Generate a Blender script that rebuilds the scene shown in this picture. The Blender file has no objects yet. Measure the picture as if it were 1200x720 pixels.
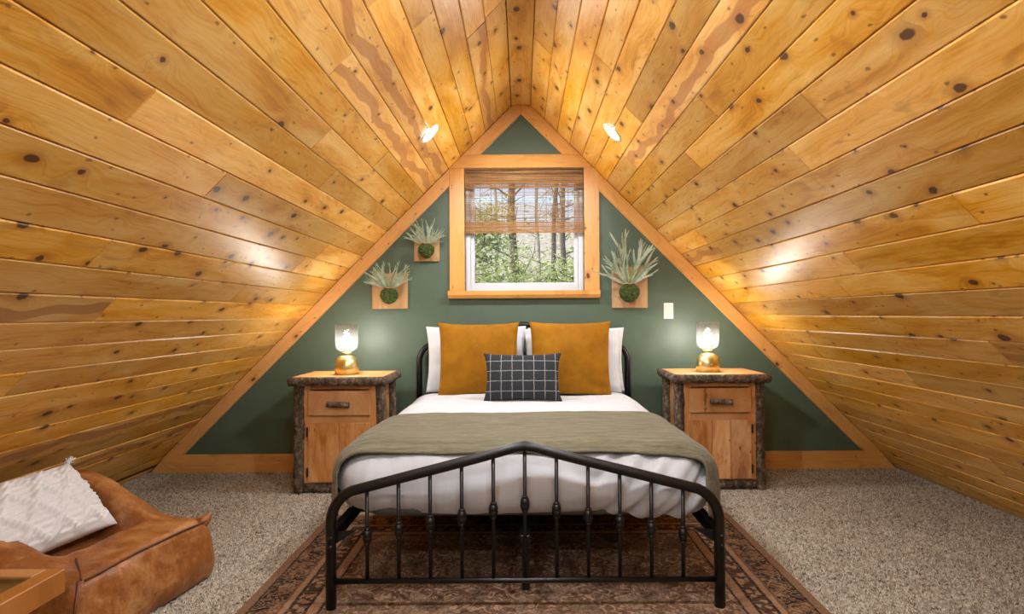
import bpy, bmesh, math, random
import numpy as np
from mathutils import Vector, Matrix, noise as mnoise

# ------------------------------------------------------------------ camera, world, sun, exposure
sc = bpy.context.scene
F, PX, PY, ROLL, H = 708.0, 612.0, 369.0, math.radians(0.35), 1.155     # focal length px, principal point, roll, eye height
WY = 4.47                                                               # far gable wall
cam_d = bpy.data.cameras.new('camera')
cam = bpy.data.objects.new('camera', cam_d)
sc.collection.objects.link(cam)
cam.location = (0, 0, H)
cam.rotation_euler = (math.pi / 2, ROLL, 0)
cam_d.sensor_width = 36
cam_d.lens = F / 1200 * 36
cam_d.shift_x = -(PX - 600) / 1200
cam_d.shift_y = (PY - 360) / 1200
cam_d.clip_start = 0.05
sc.camera = cam

world = bpy.data.worlds.new('world')
sc.world = world
world.use_nodes = True
wn = world.node_tree
wn.nodes.clear()
sky = wn.nodes.new('ShaderNodeTexSky')
sky.sky_type = 'NISHITA'
sky.sun_disc = False
sky.sun_elevation = math.radians(48)
sky.sun_rotation = math.radians(-70)
sky.air_density = 1.0
sky.dust_density = 4.0
bg = wn.nodes.new('ShaderNodeBackground')
bg.inputs['Strength'].default_value = 0.22
wo = wn.nodes.new('ShaderNodeOutputWorld')
wn.links.new(sky.outputs[0], bg.inputs[0])
wn.links.new(bg.outputs[0], wo.inputs[0])

sun_d = bpy.data.lights.new('sun', 'SUN')
sun_d.energy = 3.2
sun_d.angle = 0.01
sun_d.color = (1, 0.95, 0.85)
sun = bpy.data.objects.new('sun', sun_d)
sun.rotation_euler = (math.radians(38), 0, math.radians(-52))
sun.location = (0, 0, 12)
sc.collection.objects.link(sun)

sc.view_settings.view_transform = 'Standard'
sc.view_settings.look = 'None'
sc.view_settings.gamma = 1
sc.view_settings.use_curve_mapping = False
sc.view_settings.exposure = 0.62
DOWNLIGHT = 560.0       # radiance of each recessed lens
BULB = 230.0            # radiance of each lamp bulb

# ------------------------------------------------------------------ helpers
random.seed(7)
COL = sc.collection
cR, sR = math.cos(ROLL), math.sin(ROLL)

def ray(px, py):
    dx, dy = (px - PX) / F, (PY - py) / F
    return Vector((dx * cR + dy * sR, 1.0, -dx * sR + dy * cR))

def at(px, py, Y):
    r = ray(px, py)
    return Vector((r.x * Y, Y, H + r.z * Y))

def link(o, parent=None):
    COL.objects.link(o)
    if parent is not None:
        o.parent = parent
    return o

def obj(name, bm, mat=None, parent=None, smooth=False, mw=None):
    me = bpy.data.meshes.new(name)
    if isinstance(bm, bmesh.types.BMesh):
        bmesh.ops.recalc_face_normals(bm, faces=bm.faces[:])
        bm.to_mesh(me)
        bm.free()
    else:
        me.from_pydata(bm[0], [], bm[1])
        me.update()
    if smooth:
        me.polygons.foreach_set('use_smooth', [True] * len(me.polygons))
    if mat:
        me.materials.append(mat)
    o = bpy.data.objects.new(name, me)
    if mw is not None:
        o.matrix_local = mw
    return link(o, parent)

def empty(name, loc=(0, 0, 0), rz=0.0):
    o = bpy.data.objects.new(name, None)
    o.location = loc
    o.rotation_euler = (0, 0, rz)
    o.empty_display_size = 0.1
    return link(o)

def tag(o, label, cat, group=None):
    o['label'] = label
    o['category'] = cat
    if group:
        o['group'] = group
    return o

def struct(o, label=None, cat=None):
    o['kind'] = 'structure'
    if label:
        o['label'] = label
    if cat:
        o['category'] = cat
    return o

def nb():
    return bmesh.new()

def box(bm, x0, x1, y0, y1, z0, z1, bev=0.0, seg=1):
    m = Matrix.Translation(((x0 + x1) / 2, (y0 + y1) / 2, (z0 + z1) / 2)) @ Matrix.Diagonal((x1 - x0, y1 - y0, z1 - z0, 1))
    r = bmesh.ops.create_cube(bm, size=1, matrix=m)
    if bev:
        es = list({e for v in r['verts'] for e in v.link_edges})
        bmesh.ops.bevel(bm, geom=es, offset=bev, segments=seg, affect='EDGES', profile=0.5)
    return bm

def prism(bm, pts, y0, y1):
    """polygon in XZ extruded along Y"""
    a = [bm.verts.new((p[0], y0, p[1])) for p in pts]
    b = [bm.verts.new((p[0], y1, p[1])) for p in pts]
    bm.faces.new(a)
    bm.faces.new(b[::-1])
    n = len(pts)
    for i in range(n):
        bm.faces.new((a[i], b[i], b[(i + 1) % n], a[(i + 1) % n]))
    return bm

def tube(bm, pts, rad, seg=12, cap=True):
    pts = [Vector(p) for p in pts]
    n = len(pts)
    if not hasattr(rad, '__len__'):
        rad = [rad] * n
    rings = []
    t0 = (pts[1] - pts[0]).normalized()
    up = Vector((0, 0, 1)) if abs(t0.z) < 0.9 else Vector((1, 0, 0))
    u = t0.cross(up).normalized()
    for i in range(n):
        t = (pts[min(i + 1, n - 1)] - pts[max(i - 1, 0)]).normalized()
        u = (u - t * u.dot(t)).normalized()
        v = t.cross(u)
        rings.append([bm.verts.new(pts[i] + (u * math.cos(a) + v * math.sin(a)) * rad[i])
                      for a in [2 * math.pi * k / seg for k in range(seg)]])
    for i in range(n - 1):
        for k in range(seg):
            bm.faces.new((rings[i][k], rings[i][(k + 1) % seg], rings[i + 1][(k + 1) % seg], rings[i + 1][k]))
    if cap:
        bm.faces.new(rings[0][::-1])
        bm.faces.new(rings[-1])
    return bm

def lathe(bm, prof, seg=24, c=(0, 0, 0), cap=True):
    """profile of (radius, z) about a vertical axis at c"""
    rings = [[bm.verts.new((c[0] + r * math.cos(2 * math.pi * k / seg), c[1] + r * math.sin(2 * math.pi * k / seg), c[2] + z))
              for k in range(seg)] for r, z in prof]
    for i in range(len(rings) - 1):
        for k in range(seg):
            bm.faces.new((rings[i][k], rings[i][(k + 1) % seg], rings[i + 1][(k + 1) % seg], rings[i + 1][k]))
    if cap:
        bm.faces.new(rings[0][::-1])
        bm.faces.new(rings[-1])
    return bm

def lumpy_log(bm, p0, p1, r, seg=14, n=14, amp=0.09, seed=0.0, bend=0.0):
    """a bark-covered pole: uneven radius, small ridges, slight bend"""
    p0, p1 = Vector(p0), Vector(p1)
    d = (p1 - p0)
    t = d.normalized()
    up = Vector((0, 0, 1)) if abs(t.z) < 0.9 else Vector((1, 0, 0))
    u = t.cross(up).normalized()
    v = t.cross(u)
    rings = []
    for i in range(n + 1):
        f = i / n
        c = p0 + d * f + u * bend * math.sin(math.pi * f)
        ring = []
        for k in range(seg):
            a = 2 * math.pi * k / seg
            q = Vector((math.cos(a) * 1.6 + seed, math.sin(a) * 1.6, f * d.length * 9 + seed))
            rr = r * (1 + amp * mnoise.noise(q) + amp * 0.8 * mnoise.noise(q * 3.1))
            ring.append(bm.verts.new(c + (u * math.cos(a) + v * math.sin(a)) * rr))
        rings.append(ring)
    for i in range(n):
        for k in range(seg):
            bm.faces.new((rings[i][k], rings[i][(k + 1) % seg], rings[i + 1][(k + 1) % seg], rings[i + 1][k]))
    bm.faces.new(rings[0][::-1])
    bm.faces.new(rings[-1])
    return bm

# ------------------------------------------------------------------ node helpers
def C(h):
    v = [int(h[i:i + 2], 16) / 255 for i in (0, 2, 4)]
    return tuple([(x / 12.92 if x <= 0.04045 else ((x + 0.055) / 1.055) ** 2.4) for x in v] + [1.0])

class M:
    def __init__(s, name):
        s.mat = bpy.data.materials.new(name)
        s.mat.use_nodes = True
        s.t = s.mat.node_tree
        s.t.nodes.clear()
        s.out = s.t.nodes.new('ShaderNodeOutputMaterial')
    def n(s, typ, ins=None, **attr):
        nd = s.t.nodes.new(typ)
        for k, v in attr.items():
            setattr(nd, k, v)
        for k, v in (ins or {}).items():
            s.set(nd.inputs[k], v)
        return nd
    def set(s, inp, v):
        if isinstance(v, bpy.types.NodeSocket):
            s.t.links.new(v, inp)
        else:
            inp.default_value = v
    def m(s, op, a, b=0.0, c=None, clamp=False):
        nd = s.n('ShaderNodeMath', {0: a, 1: b}, operation=op, use_clamp=clamp)
        if c is not None:
            s.set(nd.inputs[2], c)
        return nd.outputs[0]
    def step(s, x, lo, hi):
        nd = s.n('ShaderNodeMapRange', {0: x, 1: lo, 2: hi, 3: 0.0, 4: 1.0}, interpolation_type='SMOOTHSTEP')
        return nd.outputs[0]
    def mix(s, f, a, b, blend='MIX'):
        nd = s.n('ShaderNodeMix', {0: f, 6: a, 7: b}, data_type='RGBA', blend_type=blend)
        return nd.outputs[2]
    def ramp(s, f, stops):
        nd = s.n('ShaderNodeValToRGB', {0: f})
        el = nd.color_ramp.elements
        while len(el) < len(stops):
            el.new(0.5)
        for e, (p, c) in zip(el, stops):
            e.position = p
            e.color = c
        return nd.outputs[0]
    def noise(s, vec, scale, detail=3.0, rough=0.55, dist=0.0):
        return s.n('ShaderNodeTexNoise', {'Vector': vec, 'Scale': scale, 'Detail': detail, 'Roughness': rough, 'Distortion': dist}).outputs[0]
    def scale(s, vec, x, y, z):
        return s.n('ShaderNodeVectorMath', {0: vec, 1: (x, y, z)}, operation='MULTIPLY').outputs[0]
    def add(s, a, b):
        return s.n('ShaderNodeVectorMath', {0: a, 1: b}, operation='ADD').outputs[0]
    def coord(s):
        return s.n('ShaderNodeTexCoord').outputs['Object']
    def bump(s, h, strength=0.3, dist=0.01):
        return s.n('ShaderNodeBump', {'Height': h, 'Strength': strength, 'Distance': dist}).outputs[0]
    def done(s, color, rough=0.5, normal=None, **kw):
        p = s.n('ShaderNodeBsdfPrincipled', {'Base Color': color, 'Roughness': rough})
        if normal is not None:
            s.t.links.new(normal, p.inputs['Normal'])
        for k, v in kw.items():
            s.set(p.inputs[k.replace('_', ' ')], v)
        s.t.links.new(p.outputs[0], s.out.inputs[0])
        s.bsdf = p
        return s.mat

def pine(name, light, mid, dark, axis='Y', rough=0.3, knots=0.5, heart=0.8, heartcol='a2602f', vary=0.30, gloss=0.5, blotch=1.0, ks=1.0):
    """knotty wood, grain along one local axis"""
    m = M(name)
    co = m.coord()
    if axis != 'Y':
        sp = m.n('ShaderNodeSeparateXYZ', {0: co})
        o = sp.outputs
        order = {'X': (o[1], o[0], o[2]), 'Z': (o[0], o[2], o[1])}[axis]
        co = m.n('ShaderNodeCombineXYZ', {0: order[0], 1: order[1], 2: order[2]}).outputs[0]
    rnd = m.n('ShaderNodeObjectInfo').outputs['Random']
    off = m.n('ShaderNodeCombineXYZ', {0: m.m('MULTIPLY', rnd, 37.0), 1: m.m('MULTIPLY', rnd, 113.0), 2: m.m('MULTIPLY', rnd, 71.0)}).outputs[0]
    v = m.add(co, off)
    flat = m.n('ShaderNodeSeparateXYZ', {0: v})
    # knots: a warped cell pattern, only some cells carry one
    kv = m.n('ShaderNodeCombineXYZ', {0: m.m('MULTIPLY', flat.outputs[0], 7.0 * ks), 1: m.m('MULTIPLY', flat.outputs[1], 4.4 * ks), 2: 0.0}).outputs[0]
    wob_ = m.n('ShaderNodeTexNoise', {'Vector': v, 'Scale': 30.0, 'Detail': 2.0}).outputs[1]
    kvw = m.add(kv, m.scale(wob_, 0.10, 0.10, 0.0))
    vo = m.n('ShaderNodeTexVoronoi', {'Vector': kvw, 'Scale': 1.0, 'Randomness': 1.0}, voronoi_dimensions='2D')
    cs = m.n('ShaderNodeSeparateColor', {0: vo.outputs['Color']})
    dens_ = m.n('ShaderNodeMapRange', {0: m.noise(m.scale(v, 3.0, 0.9, 1), 1.0, 1.0), 1: 0.3, 2: 0.7, 3: knots * 0.45, 4: knots * 1.5}).outputs[0]
    has = m.m('LESS_THAN', cs.outputs[0], dens_)
    rad = m.n('ShaderNodeMapRange', {0: cs.outputs[1], 1: 0.0, 2: 1.0, 3: 0.022, 4: 0.125}).outputs[0]
    kd = m.m('DIVIDE', vo.outputs['Distance'], rad)
    core = m.m('MULTIPLY', m.m('SUBTRACT', 1.0, m.step(kd, 0.75, 1.1)), has)
    halo = m.m('MULTIPLY', m.m('SUBTRACT', 1.0, m.step(kd, 0.9, 3.2)), has)
    # pin knots and short dark flecks
    pv = m.n('ShaderNodeCombineXYZ', {0: m.m('MULTIPLY', flat.outputs[0], 16.0 * ks), 1: m.m('MULTIPLY', flat.outputs[1], 9.0 * ks), 2: 0.0}).outputs[0]
    pk = m.n('ShaderNodeTexVoronoi', {'Vector': m.add(pv, m.scale(wob_, 0.25, 0.25, 0.0)), 'Scale': 1.0}, voronoi_dimensions='2D')
    pc = m.n('ShaderNodeSeparateColor', {0: pk.outputs['Color']})
    pin = m.m('MULTIPLY', m.m('SUBTRACT', 1.0, m.step(pk.outputs['Distance'], 0.03, 0.11)), m.m('LESS_THAN', pc.outputs[0], m.m('MULTIPLY', dens_, 0.42)))
    # grain that bends round the knots
    warp = m.m('MULTIPLY', m.m('SUBTRACT', 1.0, m.step(vo.outputs['Distance'], 0.0, 0.45)), m.m('MULTIPLY', has, 0.05))
    gx = m.m('ADD', flat.outputs[0], m.m('ADD', warp, m.m('MULTIPLY', m.noise(m.scale(v, 2.0, 1.3, 1), 2.0, 2.0), 0.11)))
    gv = m.n('ShaderNodeCombineXYZ', {0: m.m('MULTIPLY', gx, 95.0), 1: m.m('MULTIPLY', flat.outputs[1], 1.4), 2: 0.0}).outputs[0]
    grain = m.noise(gv, 1.0, 3.0, 0.6)
    fine = m.noise(m.scale(v, 420, 9, 9), 1.0, 2.0)
    blot = m.noise(m.scale(v, 9, 2.1, 1), 1.0, 4.0, 0.6, 0.6)
    col = m.ramp(m.m('ADD', m.m('MULTIPLY', blot, 0.75 * blotch), m.m('ADD', m.m('MULTIPLY', grain, 0.45), 0.30 - 0.375 * blotch - 0.02)),
                 [(0.25, dark), (0.46, mid), (0.72, light)])
    lines = m.step(grain, 0.56, 0.74)
    col = m.mix(m.m('MULTIPLY', lines, 0.42), col, C('a8652a'))
    col = m.mix(m.m('MULTIPLY', m.step(fine, 0.5, 0.75), 0.12), col, C('8d5522'))
    # heartwood streak in a few boards
    r2 = m.m('FRACT', m.m('MULTIPLY', rnd, 17.31))
    hx = m.m('ABSOLUTE', m.m('ADD', m.n('ShaderNodeSeparateXYZ', {0: co}).outputs[0], m.m('MULTIPLY', m.m('SUBTRACT', m.noise(m.scale(v, 3, 2.0, 1), 1.0, 2.0), 0.5), 0.22)))
    hm = m.m('MULTIPLY', m.m('SUBTRACT', 1.0, m.step(hx, 0.020, 0.027)), m.m('GREATER_THAN', r2, heart))
    col = m.mix(m.m('MULTIPLY', hm, 0.62), col, C(heartcol))
    col = m.mix(m.m('MULTIPLY', halo, 0.45), col, C('9a5a22'))
    col = m.mix(m.m('MULTIPLY', pin, 0.7), col, C('5a2d10'))
    # broad stain clouds where the finish soaked in deeper
    cloud = m.step(m.noise(m.scale(v, 13, 4.0, 1), 1.0, 3.0, 0.6, 1.2), 0.56, 0.74)
    col = m.mix(m.m('MULTIPLY', cloud, 0.42 * blotch), col, C('9a5c18'))
    col = m.mix(m.m('MULTIPLY', core, 0.88), col, C('3f1f0d'))
    # each board its own tone
    r3 = m.m('FRACT', m.m('MULTIPLY', rnd, 7.77))
    val = m.n('ShaderNodeMapRange', {0: r3, 3: 1.0 - vary, 4: 1.0 + vary * 0.5}).outputs[0]
    hs = m.n('ShaderNodeHueSaturation', {'Color': col, 'Value': val, 'Saturation': m.n('ShaderNodeMapRange', {0: r2, 3: 1.08, 4: 0.98}).outputs[0]})
    rg = m.n('ShaderNodeMapRange', {0: grain, 3: rough - 0.04, 4: rough + 0.08}).outputs[0]
    return m.done(hs.outputs[0], rg, m.bump(m.m('ADD', grain, m.m('MULTIPLY', core, 0.6)), 0.10, 0.004), Specular_IOR_Level=gloss)

PINE = dict(light=C('f2ca80'), mid=C('dda146'), dark=C('ae6a17'))
mat_plank = pine('honey_pine', rough=0.36, knots=0.62, heart=0.91, **PINE)
TR = dict(light=C('e2b071'), mid=C('d69e5c'), dark=C('c58a46'))
mat_trim = pine('trim_pine', rough=0.38, knots=0.22, heart=2.0, vary=0.10, blotch=0.7, **TR)
NS = dict(light=C('e2b688'), mid=C('cb915c'), dark=C('95572a'))
mat_ns_z = pine('cabinet_wood_upright', axis='Z', rough=0.42, knots=0.28, heart=0.5, blotch=1.35, vary=0.2, heartcol='8e4a20', **NS)
mat_ns_x = pine('cabinet_wood_level', axis='X', rough=0.42, knots=0.22, heart=0.7, vary=0.15, heartcol='8e4a20', **NS)
mat_cedar = pine('cedar_board', axis='Z', light=C('c9a67c'), mid=C('b18c62'), dark=C('95704a'), rough=0.55, knots=0.05, heart=0.6, vary=0.1, heartcol='a86d48')
mat_oak = pine('oak_table', axis='Y', light=C('ad7a4c'), mid=C('956237'), dark=C('754825'), rough=0.4, knots=0.0, heart=2.0, vary=0.05)

def m_wall():
    m = M('sage_paint')
    co = m.coord()
    n1 = m.noise(co, 3.0, 4.0)
    n2 = m.noise(co, 160.0, 2.0)
    col = m.ramp(n1, [(0.3, C('4a5b4c')), (0.7, C('536556'))])
    return m.done(col, 0.46, m.bump(n2, 0.05, 0.002), Specular_IOR_Level=0.5)
mat_wall = m_wall()

def m_plain(name, col, rough=0.5, metal=0.0, bump=None, **kw):
    m = M(name)
    nrm = None
    co = m.coord()
    n1 = m.noise(co, 40.0, 2.0)
    c = m.mix(m.m('MULTIPLY', n1, 0.16), col, tuple([x * 0.8 for x in col[:3]] + [1]))
    if bump:
        nrm = m.bump(m.noise(co, bump[0], 3.0), bump[1], bump[2])
    return m.done(c, rough, nrm, Metallic=metal, **kw)

mat_black = m_plain('black_powder_coat', C('0b0b0c'), 0.36, bump=(400, 0.05, 0.001))
mat_vinyl = m_plain('white_vinyl', C('cccdd3'), 0.35)
mat_switch = m_plain('white_plastic', C('d6d6d2'), 0.3)
mat_dark = m_plain('dark_backing', C('2c1a0d'), 0.9)
mat_iron = m_plain('black_iron', C('1b1a19'), 0.55)
mat_string = m_plain('blind_cord', C('5e4a33'), 0.8)
mat_ring = m_plain('white_metal_ring', C('f3eee4'), 0.4)

def m_brass():
    m = M('brushed_brass')
    co = m.coord()
    n1 = m.noise(m.scale(co, 4, 4, 300), 1.0, 2.0)
    return m.done(m.ramp(n1, [(0.3, C('d8cd88')), (0.7, C('ece2ac'))]), 0.33, m.bump(n1, 0.06, 0.001), Metallic=1.0)
mat_brass = m_brass()

def m_glass(name, tint, haze=0.0, dens=None, base=0.035, rough=0.03):
    m = M(name)
    lw = m.n('ShaderNodeLayerWeight', {'Blend': 0.5}).outputs['Facing']
    fr = m.m('ADD', base, m.m('MULTIPLY', m.m('POWER', lw, 4.0), 0.6))
    if dens:
        z = m.n('ShaderNodeSeparateXYZ', {0: m.coord()}).outputs[2]
        tint = m.ramp(m.step(z, dens[0], dens[1]), [(0.0, tint), (1.0, dens[2])])
    tr = m.n('ShaderNodeBsdfTransparent', {0: tint})
    gl = m.n('ShaderNodeBsdfGlossy', {'Roughness': rough})
    mx = m.n('ShaderNodeMixShader', {0: m.m('MULTIPLY', fr, 0.9, clamp=True), 1: tr.outputs[0], 2: gl.outputs[0]})
    if haze:
        tl = m.n('ShaderNodeBsdfTranslucent', {0: (0.9, 0.9, 0.88, 1)})
        mx = m.n('ShaderNodeMixShader', {0: haze, 1: mx.outputs[0], 2: tl.outputs[0]})
    m.t.links.new(mx.outputs[0], m.out.inputs[0])
    return m.mat
mat_pane = m_glass('window_glass', (0.96, 0.97, 0.97, 1), base=0.015, rough=0.28)
mat_smoke = m_glass('smoked_glass', (0.94, 0.94, 0.93, 1), haze=0.012, dens=(0.16, 0.34, (0.84, 0.83, 0.81, 1)))
mat_tabletop = m_glass('table_glass', (0.80, 0.86, 0.82, 1))

def m_emit(name, col, strength):
    m = M(name)
    e = m.n('ShaderNodeEmission', {0: col, 1: strength})
    m.t.links.new(e.outputs[0], m.out.inputs[0])
    return m.mat
mat_lens = m_emit('downlight_lens', (0.93, 0.975, 1.0, 1), DOWNLIGHT)
mat_bulb = m_emit('lamp_bulb', (1.0, 0.95, 0.88, 1), BULB)

def m_bark(name='bark', a='251c17', b='574739', c='97836f'):
    m = M(name)
    co = m.coord()
    n1 = m.noise(m.scale(co, 34, 34, 22), 1.0, 5.0, 0.65, 0.5)
    n2 = m.noise(m.scale(co, 140, 140, 70), 1.0, 3.0)
    f = m.m('ADD', m.m('MULTIPLY', n1, 0.75), m.m('MULTIPLY', n2, 0.25))
    col = m.ramp(f, [(0.36, C(a)), (0.5, C(b)), (0.66, C(c))])
    return m.done(col, 0.85, m.bump(f, 0.9, 0.02))
mat_bark = m_bark()

def m_cloth(name, a, b, weave=900, rough=0.85, sheen=0.2, bumps=0.15, big=None):
    m = M(name)
    co = m.coord()
    n1 = m.noise(co, 7.0, 3.0)
    n2 = m.noise(co, weave, 1.0)
    h = n2
    if big:
        h = m.m('ADD', m.m('MULTIPLY', n2, 0.2), m.m('MULTIPLY', m.noise(m.scale(co, *big), 1.0, 3.0, 0.5, 0.4), 1.0))
    col = m.ramp(n1, [(0.3, a), (0.7, b)])
    return m.done(col, rough, m.bump(h, bumps, 0.006), Sheen_Weight=sheen, Sheen_Roughness=0.5, Specular_IOR_Level=0.2)
mat_sheet = m_cloth('white_cotton', C('bfc1c8'), C('c8cad0'), sheen=0.0, big=(9, 9, 9), bumps=0.30)
mat_pcase = m_cloth('white_pillowcase', C('cccfd6'), C('d3d6db'), sheen=0.0, big=(9, 9, 9), bumps=0.12)
mat_mattress = m_cloth('grey_mattress_cloth', C('565c5a'), C('636966'), sheen=0.0)
mat_knit = m_cloth('white_knit', C('d6d7da'), C('e2e2e4'), weave=260, bumps=0.35, sheen=0.1)

def m_velvet():
    m = M('mustard_velvet')
    co = m.coord()
    n1 = m.noise(co, 9.0, 4.0, 0.6)
    col = m.ramp(n1, [(0.3, C('87560a')), (0.7, C('9d6a10'))])
    return m.done(col, 0.75, m.bump(m.noise(co, 600.0, 1.0), 0.1, 0.002), Sheen_Weight=0.25, Sheen_Roughness=0.4, Sheen_Tint=C('d8a030'), Specular_IOR_Level=0.15)
mat_velvet = m_velvet()

def m_plaid():
    m = M('charcoal_windowpane_wool')
    co = m.coord()
    sp = m.n('ShaderNodeSeparateXYZ', {0: co})
    wob = m.m('MULTIPLY', m.m('SUBTRACT', m.noise(co, 60.0, 2.0), 0.5), 0.006)
    def line(s, period, off):
        x = m.m('ADD', m.m('ADD', s, off), wob)
        f = m.m('ABSOLUTE', m.m('SUBTRACT', m.m('FRACT', m.m('DIVIDE', x, period)), 0.5))
        return m.m('SUBTRACT', 1.0, m.step(f, 0.010, 0.036))
    l = m.m('MAXIMUM', line(sp.outputs[0], 0.069, 5.0), line(sp.outputs[2], 0.064, 5.028))
    tex = m.noise(m.scale(co, 260, 260, 420), 1.0, 2.0)
    base = m.ramp(tex, [(0.3, C('232528')), (0.7, C('3d4044'))])
    col = m.mix(m.m('MULTIPLY', l, m.m('ADD', 0.35, m.m('MULTIPLY', tex, 0.5))), base, C('c9c9cb'))
    return m.done(col, 0.9, m.bump(tex, 0.25, 0.003), Specular_IOR_Level=0.15)
mat_plaid = m_plaid()

def m_blanket():
    m = M('olive_gauze')
    co = m.coord()
    n0 = m.noise(m.scale(co, 5, 60, 30), 1.0, 3.0, 0.55, 0.3)
    n1 = m.noise(m.scale(co, 24, 190, 110), 1.0, 2.0)
    f = m.m('ADD', m.m('MULTIPLY', n0, 0.6), m.m('MULTIPLY', n1, 0.4))
    col = m.ramp(f, [(0.32, C('565140')), (0.5, C('6b6652')), (0.68, C('847e68'))])
    return m.done(col, 0.95, m.bump(f, 0.7, 0.008), Sheen_Weight=0.15, Specular_IOR_Level=0.1)
mat_blanket = m_blanket()

def m_leather():
    m = M('cognac_leather')
    co = m.coord()
    n1 = m.noise(co, 6.0, 5.0, 0.6, 0.4)
    n2 = m.noise(co, 38.0, 4.0, 0.6)
    n3 = m.n('ShaderNodeTexVoronoi', {'Vector': co, 'Scale': 330.0}).outputs['Distance']
    f = m.m('ADD', m.m('MULTIPLY', n1, 0.7), m.m('MULTIPLY', n2, 0.3))
    col = m.ramp(f, [(0.32, C('693c1a')), (0.5, C('925829')), (0.68, C('ba8653'))])
    h = m.m('ADD', m.m('MULTIPLY', n1, 1.2), m.m('ADD', m.m('MULTIPLY', n2, 0.35), m.m('MULTIPLY', n3, 0.03)))
    return m.done(col, 0.38, m.bump(h, 0.5, 0.02), Specular_IOR_Level=0.5)
mat_leather = m_leather()
mat_seam = m_plain('leather_piping', C('5d3010'), 0.5)

def m_carpet(name, pile):
    m = M(name)
    co = m.coord()
    v = m.n('ShaderNodeTexVoronoi', {'Vector': co, 'Scale': 115.0}).outputs['Color']
    s = m.n('ShaderNodeSeparateColor', {0: v}).outputs[0]
    n1 = m.noise(co, 3.2, 3.0)
    f = m.m('ADD', m.m('MULTIPLY', s, 0.85), m.m('MULTIPLY', n1, 0.15))
    col = m.ramp(f, [(0.08, C('5e5144')), (0.22, C('8b8071')), (0.55, C('aa9e8d')), (0.9, C('cabfae'))])
    return m.done(col, 0.95, m.bump(s, 0.4, 0.006) if not pile else None, Specular_IOR_Level=0.05)
mat_carpet = m_carpet('carpet_backing', False)
mat_pile = m_carpet('carpet_pile', True)

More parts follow.
